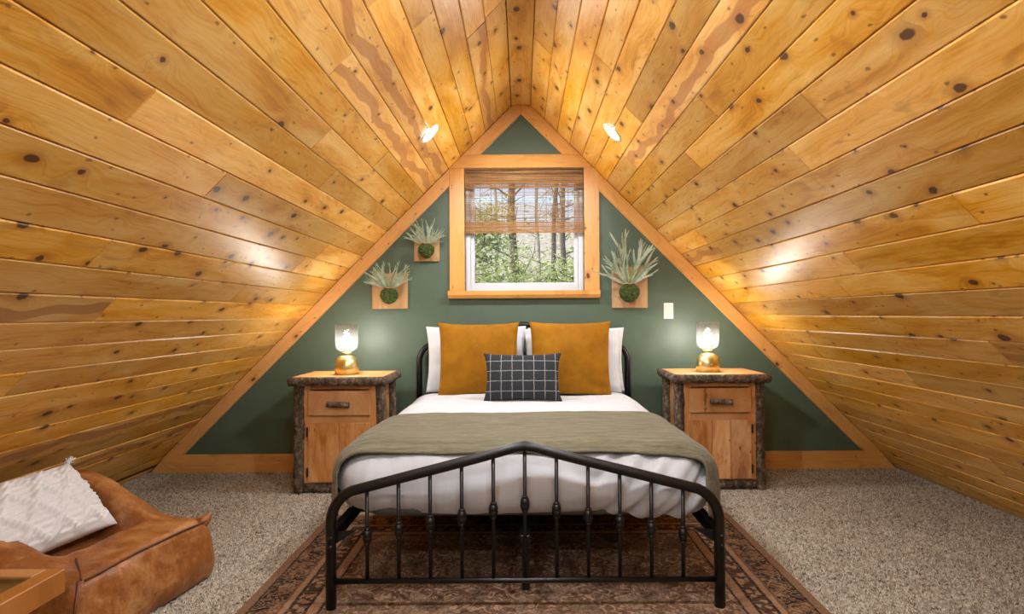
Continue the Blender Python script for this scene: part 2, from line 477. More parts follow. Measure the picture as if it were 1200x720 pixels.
RUG = (-1.115, 1.172, 0.40, 3.47)
def m_rug():
    m = M('faded_persian_rug')
    co = m.coord()
    W, L = (RUG[1] - RUG[0]) / 2, (RUG[3] - RUG[2]) / 2
    wv = m.n('ShaderNodeTexNoise', {'Vector': co, 'Scale': 22.0, 'Detail': 2.0}).outputs[1]
    cow = m.add(co, m.scale(m.add(wv, (-0.5, -0.5, -0.5)), 0.012, 0.012, 0))
    sp = m.n('ShaderNodeSeparateXYZ', {0: cow})
    dx = m.m('SUBTRACT', W, m.m('ABSOLUTE', sp.outputs[0]))
    dy = m.m('SUBTRACT', L, m.m('ABSOLUTE', sp.outputs[1]))
    d = m.m('MINIMUM', dx, dy)
    tan, rust, dk, gr = C('957256'), C('664630'), C('2a201a'), C('8f7d70')
    def band(a, b):
        return m.m('MULTIPLY', m.step(d, a - 0.003, a + 0.003), m.m('SUBTRACT', 1.0, m.step(d, b - 0.003, b + 0.003)))
    # curling arabesque: contour lines of a warped field, blossoms from warped cells
    def arab(scale, k, lo, hi, warp):
        wn_ = m.n('ShaderNodeTexNoise', {'Vector': co, 'Scale': scale * 1.7, 'Detail': 2.0}).outputs[1]
        vv = m.add(co, m.scale(m.add(wn_, (-0.5, -0.5, -0.5)), warp, warp, 0))
        nz = m.noise(vv, scale, 1.0)
        return m.step(m.m('ABSOLUTE', m.m('SUBTRACT', m.m('FRACT', m.m('MULTIPLY', nz, k)), 0.5)), lo, hi)
    def blossom(scale, warp, lo, hi):
        wn_ = m.n('ShaderNodeTexNoise', {'Vector': co, 'Scale': scale * 2.2, 'Detail': 3.0}).outputs[1]
        vv = m.add(co, m.scale(m.add(wn_, (-0.5, -0.5, -0.5)), warp, warp, 0))
        v1 = m.n('ShaderNodeTexVoronoi', {'Vector': vv, 'Scale': scale}, voronoi_dimensions='2D')
        return m.m('SUBTRACT', 1.0, m.step(v1.outputs['Distance'], lo, hi)), m.n('ShaderNodeSeparateColor', {0: v1.outputs['Color']}).outputs[0]
    l1 = arab(11.0, 7.0, 0.10, 0.22, 0.05)
    l2 = arab(24.0, 5.0, 0.12, 0.25, 0.03)
    b1, c1 = blossom(12.0, 0.07, 0.34, 0.42)
    b2, c2 = blossom(24.0, 0.04, 0.30, 0.40)
    b3, c3 = blossom(7.0, 0.10, 0.36, 0.44)
    field = m.mix(l1, C('aa8a70'), C('765743'))
    field = m.mix(m.m('MULTIPLY', b3, 0.75), field, m.mix(c3, C('4a3427'), C('a58870')))
    field = m.mix(m.m('MULTIPLY', m.m('SUBTRACT', 1.0, l2), 0.55), field, C('33221a'))
    big = m.mix(b1, dk, m.mix(c1, tan, C('7d5a40')))
    big = m.mix(m.m('MULTIPLY', m.m('SUBTRACT', 1.0, l2), 0.7), big, m.mix(b1, tan, dk))
    small = m.mix(b2, C('3f2a1e'), tan)
    col = field
    col = m.mix(band(0.26, 0.275), col, dk)
    col = m.mix(band(0.275, 0.315), col, tan)
    col = m.mix(band(0.315, 0.325), col, dk)
    col = m.mix(band(0.205, 0.26), col, small)
    col = m.mix(band(0.19, 0.205), col, dk)
    col = m.mix(band(0.165, 0.19), col, tan)
    col = m.mix(band(0.155, 0.165), col, rust)
    col = m.mix(band(0.05, 0.155), col, big)
    col = m.mix(band(0.04, 0.05), col, dk)
    col = m.mix(band(0.0, 0.04), col, C('80604a'))
    # wear: abrasion along the weave plus broad faded areas
    w1 = m.noise(m.scale(co, 14, 120, 1), 1.0, 4.0, 0.7)
    w2 = m.noise(co, 2.2, 4.0, 0.6)
    col = m.mix(m.m('MULTIPLY', m.step(w1, 0.47, 0.64), 0.62), col, m.mix(w2, C('5a4536'), gr))
    w3 = m.noise(m.scale(co, 130, 60, 1), 1.0, 2.0)
    col = m.mix(m.m('MULTIPLY', m.step(w3, 0.52, 0.68), 0.45), col, dk)
    return m.done(col, 0.95, m.bump(w3, 0.4, 0.004), Specular_IOR_Level=0.05)
mat_rug = m_rug()

def m_reed():
    m = M('woven_bamboo')
    co = m.coord()
    n = m.noise(m.scale(co, 2.5, 1, 300), 1.0, 2.0)
    n2 = m.noise(m.scale(co, 9, 1, 60), 1.0, 3.0)
    f = m.m('ADD', m.m('MULTIPLY', n, 0.65), m.m('MULTIPLY', n2, 0.35))
    col = m.ramp(f, [(0.3, C('6b4523')), (0.5, C('a8763f')), (0.7, C('d3a66a'))])
    p = m.n('ShaderNodeBsdfPrincipled', {'Base Color': col, 'Roughness': 0.6})
    tl = m.n('ShaderNodeBsdfTranslucent', {'Color': col})
    mx = m.n('ShaderNodeMixShader', {0: 0.3, 1: p.outputs[0], 2: tl.outputs[0]})
    m.t.links.new(mx.outputs[0], m.out.inputs[0])
    return m.mat
mat_reed = m_reed()

def m_leaf(name, stops, trans=0.35, scale=6.0):
    m = M(name)
    co = m.coord()
    f = m.m('ADD', m.m('MULTIPLY', m.noise(co, scale, 2.0), 0.7), m.m('MULTIPLY', m.noise(co, scale * 14, 1.0), 0.3))
    col = m.ramp(f, stops)
    p = m.n('ShaderNodeBsdfPrincipled', {'Base Color': col, 'Roughness': 0.6})
    tl = m.n('ShaderNodeBsdfTranslucent', {'Color': col})
    mx = m.n('ShaderNodeMixShader', {0: trans, 1: p.outputs[0], 2: tl.outputs[0]})
    m.t.links.new(mx.outputs[0], m.out.inputs[0])
    return m.mat
mat_fern = m_leaf('staghorn_leaf', [(0.35, C('7b8c70')), (0.5, C('a9b69d')), (0.66, C('d0d8c8'))], 0.2, 9)
mat_ferny = m_leaf('staghorn_young_leaf', [(0.35, C('7d8c45')), (0.5, C('9aa65a')), (0.66, C('b0bb80'))], 0.15, 9)
mat_tree = m_leaf('forest_leaf', [(0.35, C('6f8a3a')), (0.5, C('9db05a')), (0.66, C('cdd69a'))], 0.45, 1.5)
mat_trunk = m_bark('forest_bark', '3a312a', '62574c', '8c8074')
mat_trunk_far = m_bark('hazed_forest_bark', '857c72', 'a1988d', 'bdb5aa')  # far trunks: distance haze put into a paler bark colour

def m_moss():
    m = M('moss')
    co = m.coord()
    n1 = m.noise(co, 70.0, 4.0, 0.7)
    col = m.ramp(n1, [(0.35, C('1f2a0e')), (0.5, C('3c4d1a')), (0.68, C('66762f'))])
    return m.done(col, 1.0, m.bump(n1, 1.0, 0.02))
mat_moss = m_moss()

def m_litter():
    m = M('leaf_litter')
    co = m.coord()
    n1 = m.noise(co, 3.0, 6.0, 0.7)
    col = m.ramp(n1, [(0.35, C('6d675c')), (0.5, C('918a7d')), (0.65, C('b5aea2'))])
    return m.done(col, 1.0)
mat_litter = m_litter()

# ------------------------------------------------------------------ room shell
RZ, RW = 2.70, 0.07                     # ridge height and half width of the flat ridge board
YN = -3.0                               # near gable, behind the camera
SQ = math.sqrt(0.5)
XB = RW + RZ                            # slope meets floor at |x| = XB

def slope_x(z):
    return RW + RZ - z

fl = obj('floor', box(nb(), -XB - .1, XB + .1, YN, WY + .16, -0.12, 0.0), mat_carpet)
struct(fl, 'beige and brown flecked carpet floor', 'floor')

# carpet pile as real tufts (too many to count)
rng = np.random.default_rng(3)
sp_ = 0.0092
gx, gy = np.meshgrid(np.arange(-2.76, 2.76, sp_), np.arange(1.15, 4.465, sp_))
gx = gx.ravel() + rng.uniform(-.5, .5, gx.size) * sp_
gy = gy.ravel() + rng.uniform(-.5, .5, gy.size) * sp_
keep = ~((gx > RUG[0] + .006) & (gx < RUG[1] - .006) & (gy < RUG[3] - .006))
gx, gy = gx[keep], gy[keep]
n = gx.size
hgt = rng.uniform(0.006, 0.015, n)
ang = rng.uniform(0, 2 * np.pi, n)
lean = rng.uniform(0, 0.009, n)
la = rng.uniform(0, 2 * np.pi, n)
V = np.zeros((n, 4, 3), dtype=np.float32)
for k in range(3):
    a = ang + k * 2 * np.pi / 3
    V[:, k, 0] = gx + 0.0062 * np.cos(a)
    V[:, k, 1] = gy + 0.0062 * np.sin(a)
    V[:, k, 2] = -0.001
V[:, 3, 0] = gx + lean * np.cos(la)
V[:, 3, 1] = gy + lean * np.sin(la)
V[:, 3, 2] = hgt
idx = (np.arange(n) * 4)[:, None, None] + np.array([[0, 1, 3], [1, 2, 3], [2, 0, 3]])[None]
me = bpy.data.meshes.new('carpet_pile')
me.vertices.add(n * 4)
me.vertices.foreach_set('co', V.ravel())
me.loops.add(n * 9)
me.loops.foreach_set('vertex_index', idx.ravel().astype(np.int32))
me.polygons.add(n * 3)
me.polygons.foreach_set('loop_start', np.arange(n * 3, dtype=np.int32) * 3)
me.update()
me.validate()
me.materials.append(mat_pile)
pile = link(bpy.data.objects.new('carpet_pile', me), fl)
pile['kind'] = 'stuff'

# far wall with the window opening
OX0, OX1 = at(544, 270, WY).x, at(685, 270, WY).x
OZ0, OZ1 = at(612, 341, WY).z, at(612, 197.5, WY).z
def gable(bm, y0, y1, hole=None):
    E = 0.03
    if hole is None:
        prism(bm, [(-XB - E, 0), (XB + E, 0), (RW, RZ + E), (-RW, RZ + E)], y0, y1)
    else:
        x0, x1, z0, z1 = hole
        prism(bm, [(-XB - E, 0), (XB + E, 0), (slope_x(z0) + E, z0), (-slope_x(z0) - E, z0)], y0, y1)
        prism(bm, [(-slope_x(z0) - E, z0), (x0, z0), (x0, z1), (-slope_x(z1) - E, z1)], y0, y1)
        prism(bm, [(x1, z0), (slope_x(z0) + E, z0), (slope_x(z1) + E, z1), (x1, z1)], y0, y1)
        prism(bm, [(-slope_x(z1) - E, z1), (slope_x(z1) + E, z1), (RW, RZ + E), (-RW, RZ + E)], y0, y1)
    return bm
struct(obj('wall_far', gable(nb(), WY, WY + 0.16, (OX0, OX1, OZ0, OZ1)), mat_wall), 'dark sage green gable wall behind the bed', 'wall')
struct(obj('wall_near', gable(nb(), YN - 0.16, YN), mat_wall), 'sage green gable wall facing the bed', 'wall')

# sloping plank walls: roof deck behind, separate planks in front
def deck(name, side):
    e = 0.03
    return obj(name, prism(nb(), [(side * (XB + e), -e), (side * (RW + e), RZ), (side * (RW + .20), RZ + .2), (side * (XB + .35), -e)], YN - .16, WY + .16), mat_dark)
walls = {-1: struct(deck('wall_left', -1), 'knotty honey pine plank slope above the leather lounge', 'wall'),
         1: struct(deck('wall_right', 1), 'knotty honey pine plank slope beside the open carpet', 'wall')}

def slope_hit(px, py, side):
    r = ray(px, py)
    # side*X = RW + RZ - Z
    t = (RW + RZ - H) / (side * r.x + r.z)
    p = Vector((0, 0, H)) + r * t
    return (RZ - p.z) / SQ, p.y
PW, P0 = 0.1290, 0.016
JL = [(164, 125), (252, 218), (393, 81), (384, 210), (116, 298), (377, 295), (351, 310), (278, 345), (293, 400), (17, 452), (176, 448),
      (555, 123), (447, 186), (581, 9)]
JR = [(836, 132), (820, 196), (945, 194), (827, 283), (850, 300), (1143, 256), (1008, 316), (1010, 389), (1077, 453), (1182, 424),
      (1160, 539), (645, 63), (748, 140), (745, 196)]
def plank_mesh(w, ln, t=0.018, ch=0.0045):
    """tongue-and-groove board: chamfered long edges and ends"""
    bm = nb()
    hw, hl = w / 2 - 0.0008, ln / 2 - 0.0010
    def ring(x, y, z):
        return [bm.verts.new(p) for p in ((-x, -y, z), (x, -y, z), (x, y, z), (-x, y, z))]
    a = ring(hw, hl, 0)
    b = ring(hw, hl, t - ch)
    c = ring(hw - ch, hl - ch * .7, t)
    for p, q in ((a, b), (b, c)):
        for i in range(4):
            bm.faces.new((p[i], p[(i + 1) % 4], q[(i + 1) % 4], q[i]))
    bm.faces.new(c)
    return bm
prnd = random.Random(21)
for side, joints in ((-1, JL), (1, JR)):
    rows = {}
    for j in joints:
        s, y = slope_hit(*j, side)
        rows.setdefault(int((s - P0) / PW), []).append(y)
    total = RZ / SQ + 0.025
    k, s0 = 0, 0.0
    while s0 < total - 0.01:
        s1 = min(P0 + PW * (k + 1), total)
        if total - s1 < 0.075:
            s1 = total
        ys = sorted(rows.get(k, []))
        if not ys and prnd.random() < 0.55:
            ys = [prnd.uniform(1.6, 4.3)]
        lo = (ys[0] if ys else WY)
        y = lo - prnd.uniform(2.2, 3.4)
        while y > YN + 0.4:
            if not (0.9 < y < 4.4 and k in rows):
                ys.append(y)
            y -= prnd.uniform(2.2, 3.4)
        cuts = [YN] + sorted(ys) + [WY]
        for y0, y1 in zip(cuts, cuts[1:]):
            sm = (s0 + s1) / 2
            jit = prnd.uniform(-0.0012, 0.0012)
            # local x down the slope, local z into the room
            ax = Vector((side * SQ, 0, -SQ))
            az = Vector((-side * SQ, 0, -SQ))
            ay = az.cross(ax)
            base = Vector((side * RW, 0, RZ)) + ax * sm - az * (0.018 + jit)
            mw = Matrix((( ax.x, ay.x, az.x, base.x), (ax.y, ay.y, az.y, (y0 + y1) / 2), (ax.z, ay.z, az.z, base.z), (0, 0, 0, 1)))
            obj('plank', plank_mesh(s1 - s0, y1 - y0), mat_plank, walls[side], mw=mw)
        s0 = s1
        k += 1

# flat ridge board
cl = struct(obj('ceiling', box(nb(), -RW - .13, RW + .13, YN - .16, WY + .16, RZ + 0.02, RZ + 0.06), mat_dark), 'narrow flat pine ridge board where both slopes meet', 'ceiling')
for y0, y1 in ((YN, -0.4), (-0.4, 2.05), (2.05, WY)):
    mw = Matrix(((1, 0, 0, 0), (0, -1, 0, (y0 + y1) / 2), (0, 0, -1, RZ + .018), (0, 0, 0, 1)))
    obj('ridge_board', plank_mesh(2 * RW + .004, y1 - y0), mat_plank, cl, mw=mw)

# trim boards on the far wall: outline in the wall plane, grain along a direction
def trim_board(name, pts, direction, label, thick=0.022, y=WY, mat=mat_trim, bev=0.003):
    d = Vector((direction[0], 0, direction[1])).normalized()
    az = Vector((0, -1, 0))
    ax = d.cross(az)
    c = sum((Vector((p[0], 0, p[1])) for p in pts), Vector()) / len(pts)
    bm = nb()
    loc = [((Vector((p[0], 0, p[1])) - c).dot(ax), (Vector((p[0], 0, p[1])) - c).dot(d)) for p in pts]
    a = [bm.verts.new((q[0], q[1], 0)) for q in loc]
    b = [bm.verts.new((q[0], q[1], thick)) for q in loc]
    bm.faces.new(a[::-1])
    f = bm.faces.new(b)
    for i in range(len(a)):
        bm.faces.new((a[i], a[(i + 1) % len(a)], b[(i + 1) % len(a)], b[i]))
    bmesh.ops.bevel(bm, geom=list(f.edges), offset=bev, segments=1, affect='EDGES')
    mw = Matrix(((ax.x, d.x, az.x, c.x), (ax.y, d.y, az.y, y), (ax.z, d.z, az.z, c.z), (0, 0, 0, 1)))
    return struct(obj(name, bm, mat, mw=mw), label, 'trim')

BBH = 0.135
TW = 0.093 / SQ                          # horizontal width of a rake board
HZ0, HZ1 = OZ1, at(612, 182, WY).z
CX0, CX1 = at(527, 270, WY).x, at(702, 270, WY).x
G = 0.004
trim_board('trim_1', [(-slope_x(HZ1) + G, HZ1), (-slope_x(HZ1) + TW, HZ1), (0.0, RZ + RW - TW), (0.0, RZ), (-RW + G, RZ)], (1, 1), 'short pine rake board left of the peak')
trim_board('trim_2', [(slope_x(HZ1) - G, HZ1), (RW - G, RZ), (0.0, RZ), (0.0, RZ + RW - TW), (slope_x(HZ1) - TW, HZ1)], (-1, 1), 'short pine rake board right of the peak')
trim_board('trim_3', [(-slope_x(HZ0) + G, HZ0), (slope_x(HZ0) - G, HZ0), (slope_x(HZ1) - G, HZ1), (-slope_x(HZ1) + G, HZ1)], (1, 0), 'pine head board above the window', thick=0.026)
SZ0, SZ1 = at(612, 349, WY).z, at(612, 341, WY).z
trim_board('trim_4', [(CX0, SZ1), (OX0 + .004, SZ1), (OX0 + .004, HZ0), (max(CX0, -slope_x(HZ0)), HZ0), (CX0, min(HZ0, slope_x(0) + CX0))], (0, 1), 'upright pine window casing on the side of the paired plant boards')
trim_board('trim_5', [(OX1 - .004, SZ1), (CX1, SZ1), (CX1, min(HZ0, slope_x(0) - CX1)), (min(CX1, slope_x(HZ0)), HZ0), (OX1 - .004, HZ0)], (0, 1), 'upright pine window casing on the side of the light switch')
zt = slope_x(0) + CX0
trim_board('trim_6', [(-slope_x(BBH) + G, BBH), (-slope_x(BBH) + TW, BBH), (CX0, zt - TW), (CX0, zt - G)], (1, 1), 'long pine rake board meeting the slope above the leather lounge')
zt = slope_x(0) - CX1
trim_board('trim_7', [(slope_x(BBH) - G, BBH), (CX1, zt - G), (CX1, zt - TW), (slope_x(BBH) - TW, BBH)], (-1, 1), 'long pine rake board meeting the slope beside the light switch')
bb = trim_board('baseboard_far', [(-XB + .02, 0), (XB - .02, 0), (slope_x(BBH) - G, BBH), (-slope_x(BBH) + G, BBH)], (1, 0), 'orange pine baseboard along the green wall')
# window stool with sloped underside
s0x, s1x = at(525, 345, WY - .05).x, at(703.5, 345, WY - .05).x
bm = nb()
hw = (s1x - s0x) / 2
prof = [(0, 0.0), (0.060, 0.0), (0.060, -0.030), (0.045, -0.055), (0, -0.055)]
a = [bm.verts.new((p[0], -hw, p[1])) for p in prof]
b = [bm.verts.new((p[0], hw, p[1])) for p in prof]
bm.faces.new(a); bm.faces.new(b[::-1])
for i in range(5):
    bm.faces.new((a[i], b[i], b[(i + 1) % 5], a[(i + 1) % 5]))
mw = Matrix(((0, 1, 0, (s0x + s1x) / 2), (-1, 0, 0, WY), (0, 0, 1, SZ1), (0, 0, 0, 1)))
struct(obj('trim_8', bm, mat_trim, mw=mw), 'projecting pine window stool under the window', 'trim')

# window
win = struct(empty('window_1', ((OX0 + OX1) / 2, WY + .06, OZ0)), 'white vinyl window looking out on the woods', 'window')
def wpart(name, bm, mat, parent=win):
    o = obj(name, bm, mat, parent)
    o.matrix_parent_inverse = Matrix.Translation(win.location).inverted() if parent is win else Matrix()
    return o
yf0, yf1 = WY + .055, WY + .13
fw = 0.040
bm = nb()
box(bm, OX0, OX0 + fw, yf0, yf1, OZ0, OZ1, .004); box(bm, OX1 - fw, OX1, yf0, yf1, OZ0, OZ1, .004)
box(bm, OX0 + fw, OX1 - fw, yf0, yf1, OZ0, OZ0 + fw, .004); box(bm, OX0 + fw, OX1 - fw, yf0, yf1, OZ1 - fw, OZ1, .004)
wpart('window_frame', bm, mat_vinyl)
i0, i1, j0, j1, sw = OX0 + fw, OX1 - fw, OZ0 + fw, OZ1 - fw, 0.030
bm = nb()
box(bm, i0, i0 + sw, yf0 + .022, yf1 - .01, j0, j1, .004); box(bm, i1 - sw, i1, yf0 + .022, yf1 - .01, j0, j1, .004)
box(bm, i0 + sw, i1 - sw, yf0 + .022, yf1 - .01, j0, j0 + sw * .8, .004); box(bm, i0 + sw, i1 - sw, yf0 + .022, yf1 - .01, j1 - sw, j1, .004)
wpart('sash', bm, mat_vinyl)
wpart('pane', box(nb(), i0 + sw - .004, i1 - sw + .004, yf0 + .045, yf0 + .049, j0 + sw * .8 - .004, j1 - sw + .004), mat_pane)

# ------------------------------------------------------------------ bamboo shade
bl = tag(empty('roman_shade', ((OX0 + OX1) / 2, WY + .02, OZ1)), 'woven bamboo roman shade drawn halfway down over the window', 'window shade')
BI = Matrix.Translation(bl.location).inverted()
bx0, bx1 = OX0 + .006, OX1 - .006
def reeds(z0, z1, y, pitch, th, skip=0.0, seed=1):
    r = random.Random(seed)
    bm = nb()
    z = z0
    while z < z1:
        if r.random() >= skip:
            t = th * r.uniform(0.7, 1.2)
            yy = y + r.uniform(-.0012, .0012)
            sl = r.uniform(-.0015, .0015)
            vs = [bm.verts.new(p) for p in ((bx0, yy, z), (bx1, yy, z + sl), (bx1, yy, z + sl + t), (bx0, yy, z + t),
                                            (bx0, yy + .0022, z), (bx1, yy + .0022, z + sl), (bx1, yy + .0022, z + sl + t), (bx0, yy + .0022, z + t))]
            for f in ((0, 1, 2, 3), (7, 6, 5, 4), (0, 4, 5, 1), (3, 2, 6, 7), (0, 3, 7, 4), (1, 5, 6, 2)):
                bm.faces.new([vs[q] for q in f])
        z += pitch
    return bm
zv = at(612, 220.5, WY).z
zb0, zb1 = at(612, 273, WY).z, at(612, 260, WY).z
for nm, bm in (('valance', reeds(zv, OZ1 - .002, WY + .006, .0034, .0030, .03, 1)),
               ('shade_panel', reeds(zb1 - .01, OZ1 - .004, WY + .022, .0058, .0024, .10, 2)),
               ('bottom_fold', reeds(zb0, zb1, WY + .012, .0034, .0030, .0, 3)),
               ('middle_fold', reeds(zb1 + .015, zb1 + .03, WY + .016, .0042, .0028, .1, 4))):
    o = obj(nm, bm, mat_reed, bl)
    o.matrix_parent_inverse = BI
    o['kind'] = 'stuff'
for i in range(11):
    x = bx0 + .03 + (bx1 - bx0 - .06) * i / 10
    bm = nb()
    box(bm, x - .0014, x + .0014, WY + .0205, WY + .0215, zb0 + .01, OZ1 - .004)
    o = obj('cord', bm, mat_string, bl)
    o.matrix_parent_inverse = BI

# ------------------------------------------------------------------ recessed lights on both slopes
def downlight(side, s, y, label):
    ax = Vector((side * SQ, 0, -SQ)); az = Vector((-side * SQ, 0, -SQ)); ay = az.cross(ax)
    b = Vector((side * RW, 0, RZ)) + ax * s
    e = tag(empty('recessed_light'), label, 'ceiling light', 'recessed lights in the pine slopes')
    e.matrix_world = Matrix(((ax.x, ay.x, az.x, b.x), (ax.y, ay.y, az.y, y), (ax.z, ay.z, az.z, b.z), (0, 0, 0, 1)))
    obj('trim_ring', lathe(nb(), [(.052, .0005), (.072, .0005), (.071, .004), (.054, .006), (.050, .003), (.052, .0005)], 32, cap=False), mat_ring, e, True)
    obj('lens', lathe(nb(), [(.051, .0008), (.051, .0030), (.040, .0040)], 32), mat_lens, e)
    return e
sL, yL = slope_hit(504, 155, -1)
sR2, yR2 = slope_hit(718, 157, 1)
s_avg, y_avg = (sL + sR2) / 2, (yL + yR2) / 2
for y, where in ((y_avg, 'nearest the window'), (y_avg - 1.85, 'over the bed foot'), (y_avg - 3.7, 'over the open floor'), (y_avg - 5.4, 'by the near gable wall')):
    downlight(-1, s_avg, y, 'round white recessed light in the slope of the leather lounge, ' + where)
    downlight(1, s_avg, y, 'round white recessed light in the slope of the light switch, ' + where)

# ------------------------------------------------------------------ rug
rug = obj('area_rug', box(nb(), -(RUG[1] - RUG[0]) / 2, (RUG[1] - RUG[0]) / 2, -(RUG[3] - RUG[2]) / 2, (RUG[3] - RUG[2]) / 2, 0.0, 0.010, .003), mat_rug)
rug.location = ((RUG[0] + RUG[1]) / 2, (RUG[2] + RUG[3]) / 2, 0.0)
tag(rug, 'worn brown and rust oriental rug with dark floral border under the bed', 'rug')

# ------------------------------------------------------------------ bed frame
BX = 0.006                               # bed centre line
FY, HY = 2.362, 4.415                    # footboard and headboard planes
bed = tag(empty('bed_frame', (BX, FY, 0)), 'black metal spindle bed frame with peaked footboard', 'bed')
HWD = 0.760
def arch(yl, zpk, zsh, bend, z0=0.0, r=0.0205):
    pts = []
    xs = HWD - bend
    # post, bend, straight rise to the peak, mirrored
    left = [(-HWD, yl, z0), (-HWD, yl, zsh - bend * 1.05)]
    sl = math.atan2(zpk - zsh, xs)
    for i in range(1, 9):
        a = i / 9 * (math.pi / 2 - sl)
        left.append((-HWD + bend * (1 - math.cos(a)), yl, zsh - bend * 1.05 + bend * 1.05 * math.sin(a) / math.cos(sl) * (1 - 0.04)))
    x1, z1 = left[-1][0], left[-1][2]
    for i in range(1, 7):
        f = i / 7
        left.append((x1 * (1 - f), yl, z1 + (zpk - z1) * f))
    left[-1] = (-0.045, yl, left[-1][2] + (zpk - left[-1][2]) * 0.66)
    right = [(-x, y, z) for x, y, z in left[::-1]]
    return left + [(0, yl, zpk)] + right
def rail_z(pts, x):
    for p, q in zip(pts, pts[1:]):
        if p[0] <= x <= q[0] and q[0] > p[0]:
            return p[2] + (q[2] - p[2]) * (x - p[0]) / (q[0] - p[0])
    return pts[len(pts) // 2][2]
for y, zpk, zsh, bend, kz, lowz, nm in ((0.0, 0.642, 0.482, 0.135, 0.415, 0.117, 'footboard_rail'), (HY - FY, 1.085, 0.955, 0.135, 0.86, 0.50, 'headboard_rail')):
    pts = arch(y, zpk, zsh, bend, 0.010 if y == 0 else 0.0)
    obj(nm, tube(nb(), pts, 0.0205, 14), mat_black, bed, True)
    obj('cross_bar', tube(nb(), [(-HWD, y, lowz), (HWD, y, lowz)], 0.0115, 12), mat_black, bed, True)
    for i in range(-5, 6):
        x = i * 0.1235
        zt_ = rail_z(pts, x)
        s = obj('spindle', tube(nb(), [(x, y, lowz), (x, y, zt_)], 0.0078, 10), mat_black, bed, True)
        zk = kz - abs(i) * 0.0245
        obj('knuckle', lathe(nb(), [(.008, -.032), (.0125, -.031), (.0125, -.027), (.0105, -.026), (.0150, -.022), (.0182, -.010), (.0188, -.004), (.0176, -.002), (.0176, .002), (.0188, .004), (.0182, .010), (.0150, .022), (.0105, .026), (.0125, .027), (.0125, .031), (.008, .032)], 16, (x, y, zk)), mat_black, s, True)
for sx in (-1, 1):
    bm = nb()
    box(bm, sx * HWD - .018, sx * HWD + .018, 0.0, HY - FY, 0.262, 0.312, .004)
    obj('side_rail', bm, mat_black, bed)
    bm = nb()
    prism(bm, [(sx * (HWD - .10), .312), (sx * (HWD + .005), .30), (sx * (HWD + .005), .34), (sx * (HWD + .005), .26), (sx * (HWD - .02), .26)], .015, .022)
    obj('bracket', bm, mat_black, bed)
    for z in (.255, .29):
        obj('bolt', lathe(nb(), [(.0075, 0), (.0075, .003), (.004, .006)], 10), mat_black, bed, True,
            mw=Matrix.Translation((sx * HWD + .004, -.019, z)) @ Matrix.Rotation(math.pi / 2, 4, 'X'))
for k in range(9):
    yy = 0.36 + k * (HY - FY - .48) / 8
    obj('mattress_slat', box(nb(), -HWD + .02, HWD - .02, yy - .03, yy + .03, .280, .296, .003), mat_black, bed)
obj('center_beam', box(nb(), -.02, .02, 0.03, HY - FY, .25, .280, .003), mat_black, bed)
for yy in (0.16, 0.95, 1.6):
    obj('center_leg', box(nb(), -.013, .018, yy - .016, yy + .016, .0105 if FY + yy < RUG[3] else 0.0, .25, .003), mat_black, bed)

# ------------------------------------------------------------------ bedding: rounded box shells with folds
def rbox(x0, x1, y0, y1, z0, z1, r, nx, ny, nz, rz=None, faces=('top', 'foot', 'left', 'right', 'head'), disp=None, open_bottom=True):
    """grid on the sides of a box, rounded with radius r; disp(point, normal) -> offset along the normal"""
    bm = nb()
    def grid(fn, nu, nv):
        vs = [[bm.verts.new(fn(i / nu, j / nv)) for j in range(nv + 1)] for i in range(nu + 1)]
        for i in range(nu):
            for j in range(nv):
                bm.faces.new((vs[i][j], vs[i + 1][j], vs[i + 1][j + 1], vs[i][j + 1]))
    L = lambda a, b, f: a + (b - a) * f
    if 'top' in faces: grid(lambda u, v: (L(x0, x1, u), L(y0, y1, v), z1), nx, ny)
    if 'bottom' in faces: grid(lambda u, v: (L(x0, x1, u), L(y0, y1, v), z0), nx, ny)
    if 'foot' in faces: grid(lambda u, v: (L(x0, x1, u), y0, L(z0, z1, v)), nx, nz)
    if 'head' in faces: grid(lambda u, v: (L(x0, x1, u), y1, L(z0, z1, v)), nx, nz)
    if 'left' in faces: grid(lambda u, v: (x0, L(y0, y1, u), L(z0, z1, v)), ny, nz)
    if 'right' in faces: grid(lambda u, v: (x1, L(y0, y1, u), L(z0, z1, v)), ny, nz)
    bmesh.ops.remove_doubles(bm, verts=bm.verts[:], dist=1e-5)
    rr = min(r, (z1 - z0) / 2 - .001)
    for v in bm.verts:
        p = v.co.copy()
        q = Vector((min(max(p.x, x0 + r), x1 - r), min(max(p.y, y0 + r), y1 - r), min(max(p.z, z0 + rr), z1 - rr)))
        d = p - q
        # squash so that the vertical radius may differ
        dd = Vector((d.x / r, d.y / r, d.z / rr))
        if dd.length > 1e-6:
            dd.normalize()
        v.co = q + Vector((dd.x * r, dd.y * r, dd.z * rr))
        if disp:
            v.co += dd * disp(v.co, dd)
    return bm
N3 = lambda x, y, z: mnoise.noise(Vector((x, y, z)))

# mattress
mt = obj('mattress', rbox(BX - .700, BX + .700, 2.470, 4.36, .297, .56, .10, 12, 16, 5, faces=('top', 'bottom', 'foot', 'head', 'left', 'right')), mat_mattress, None, True)
tag(mt, 'grey mattress showing under the hem of the white duvet', 'mattress')

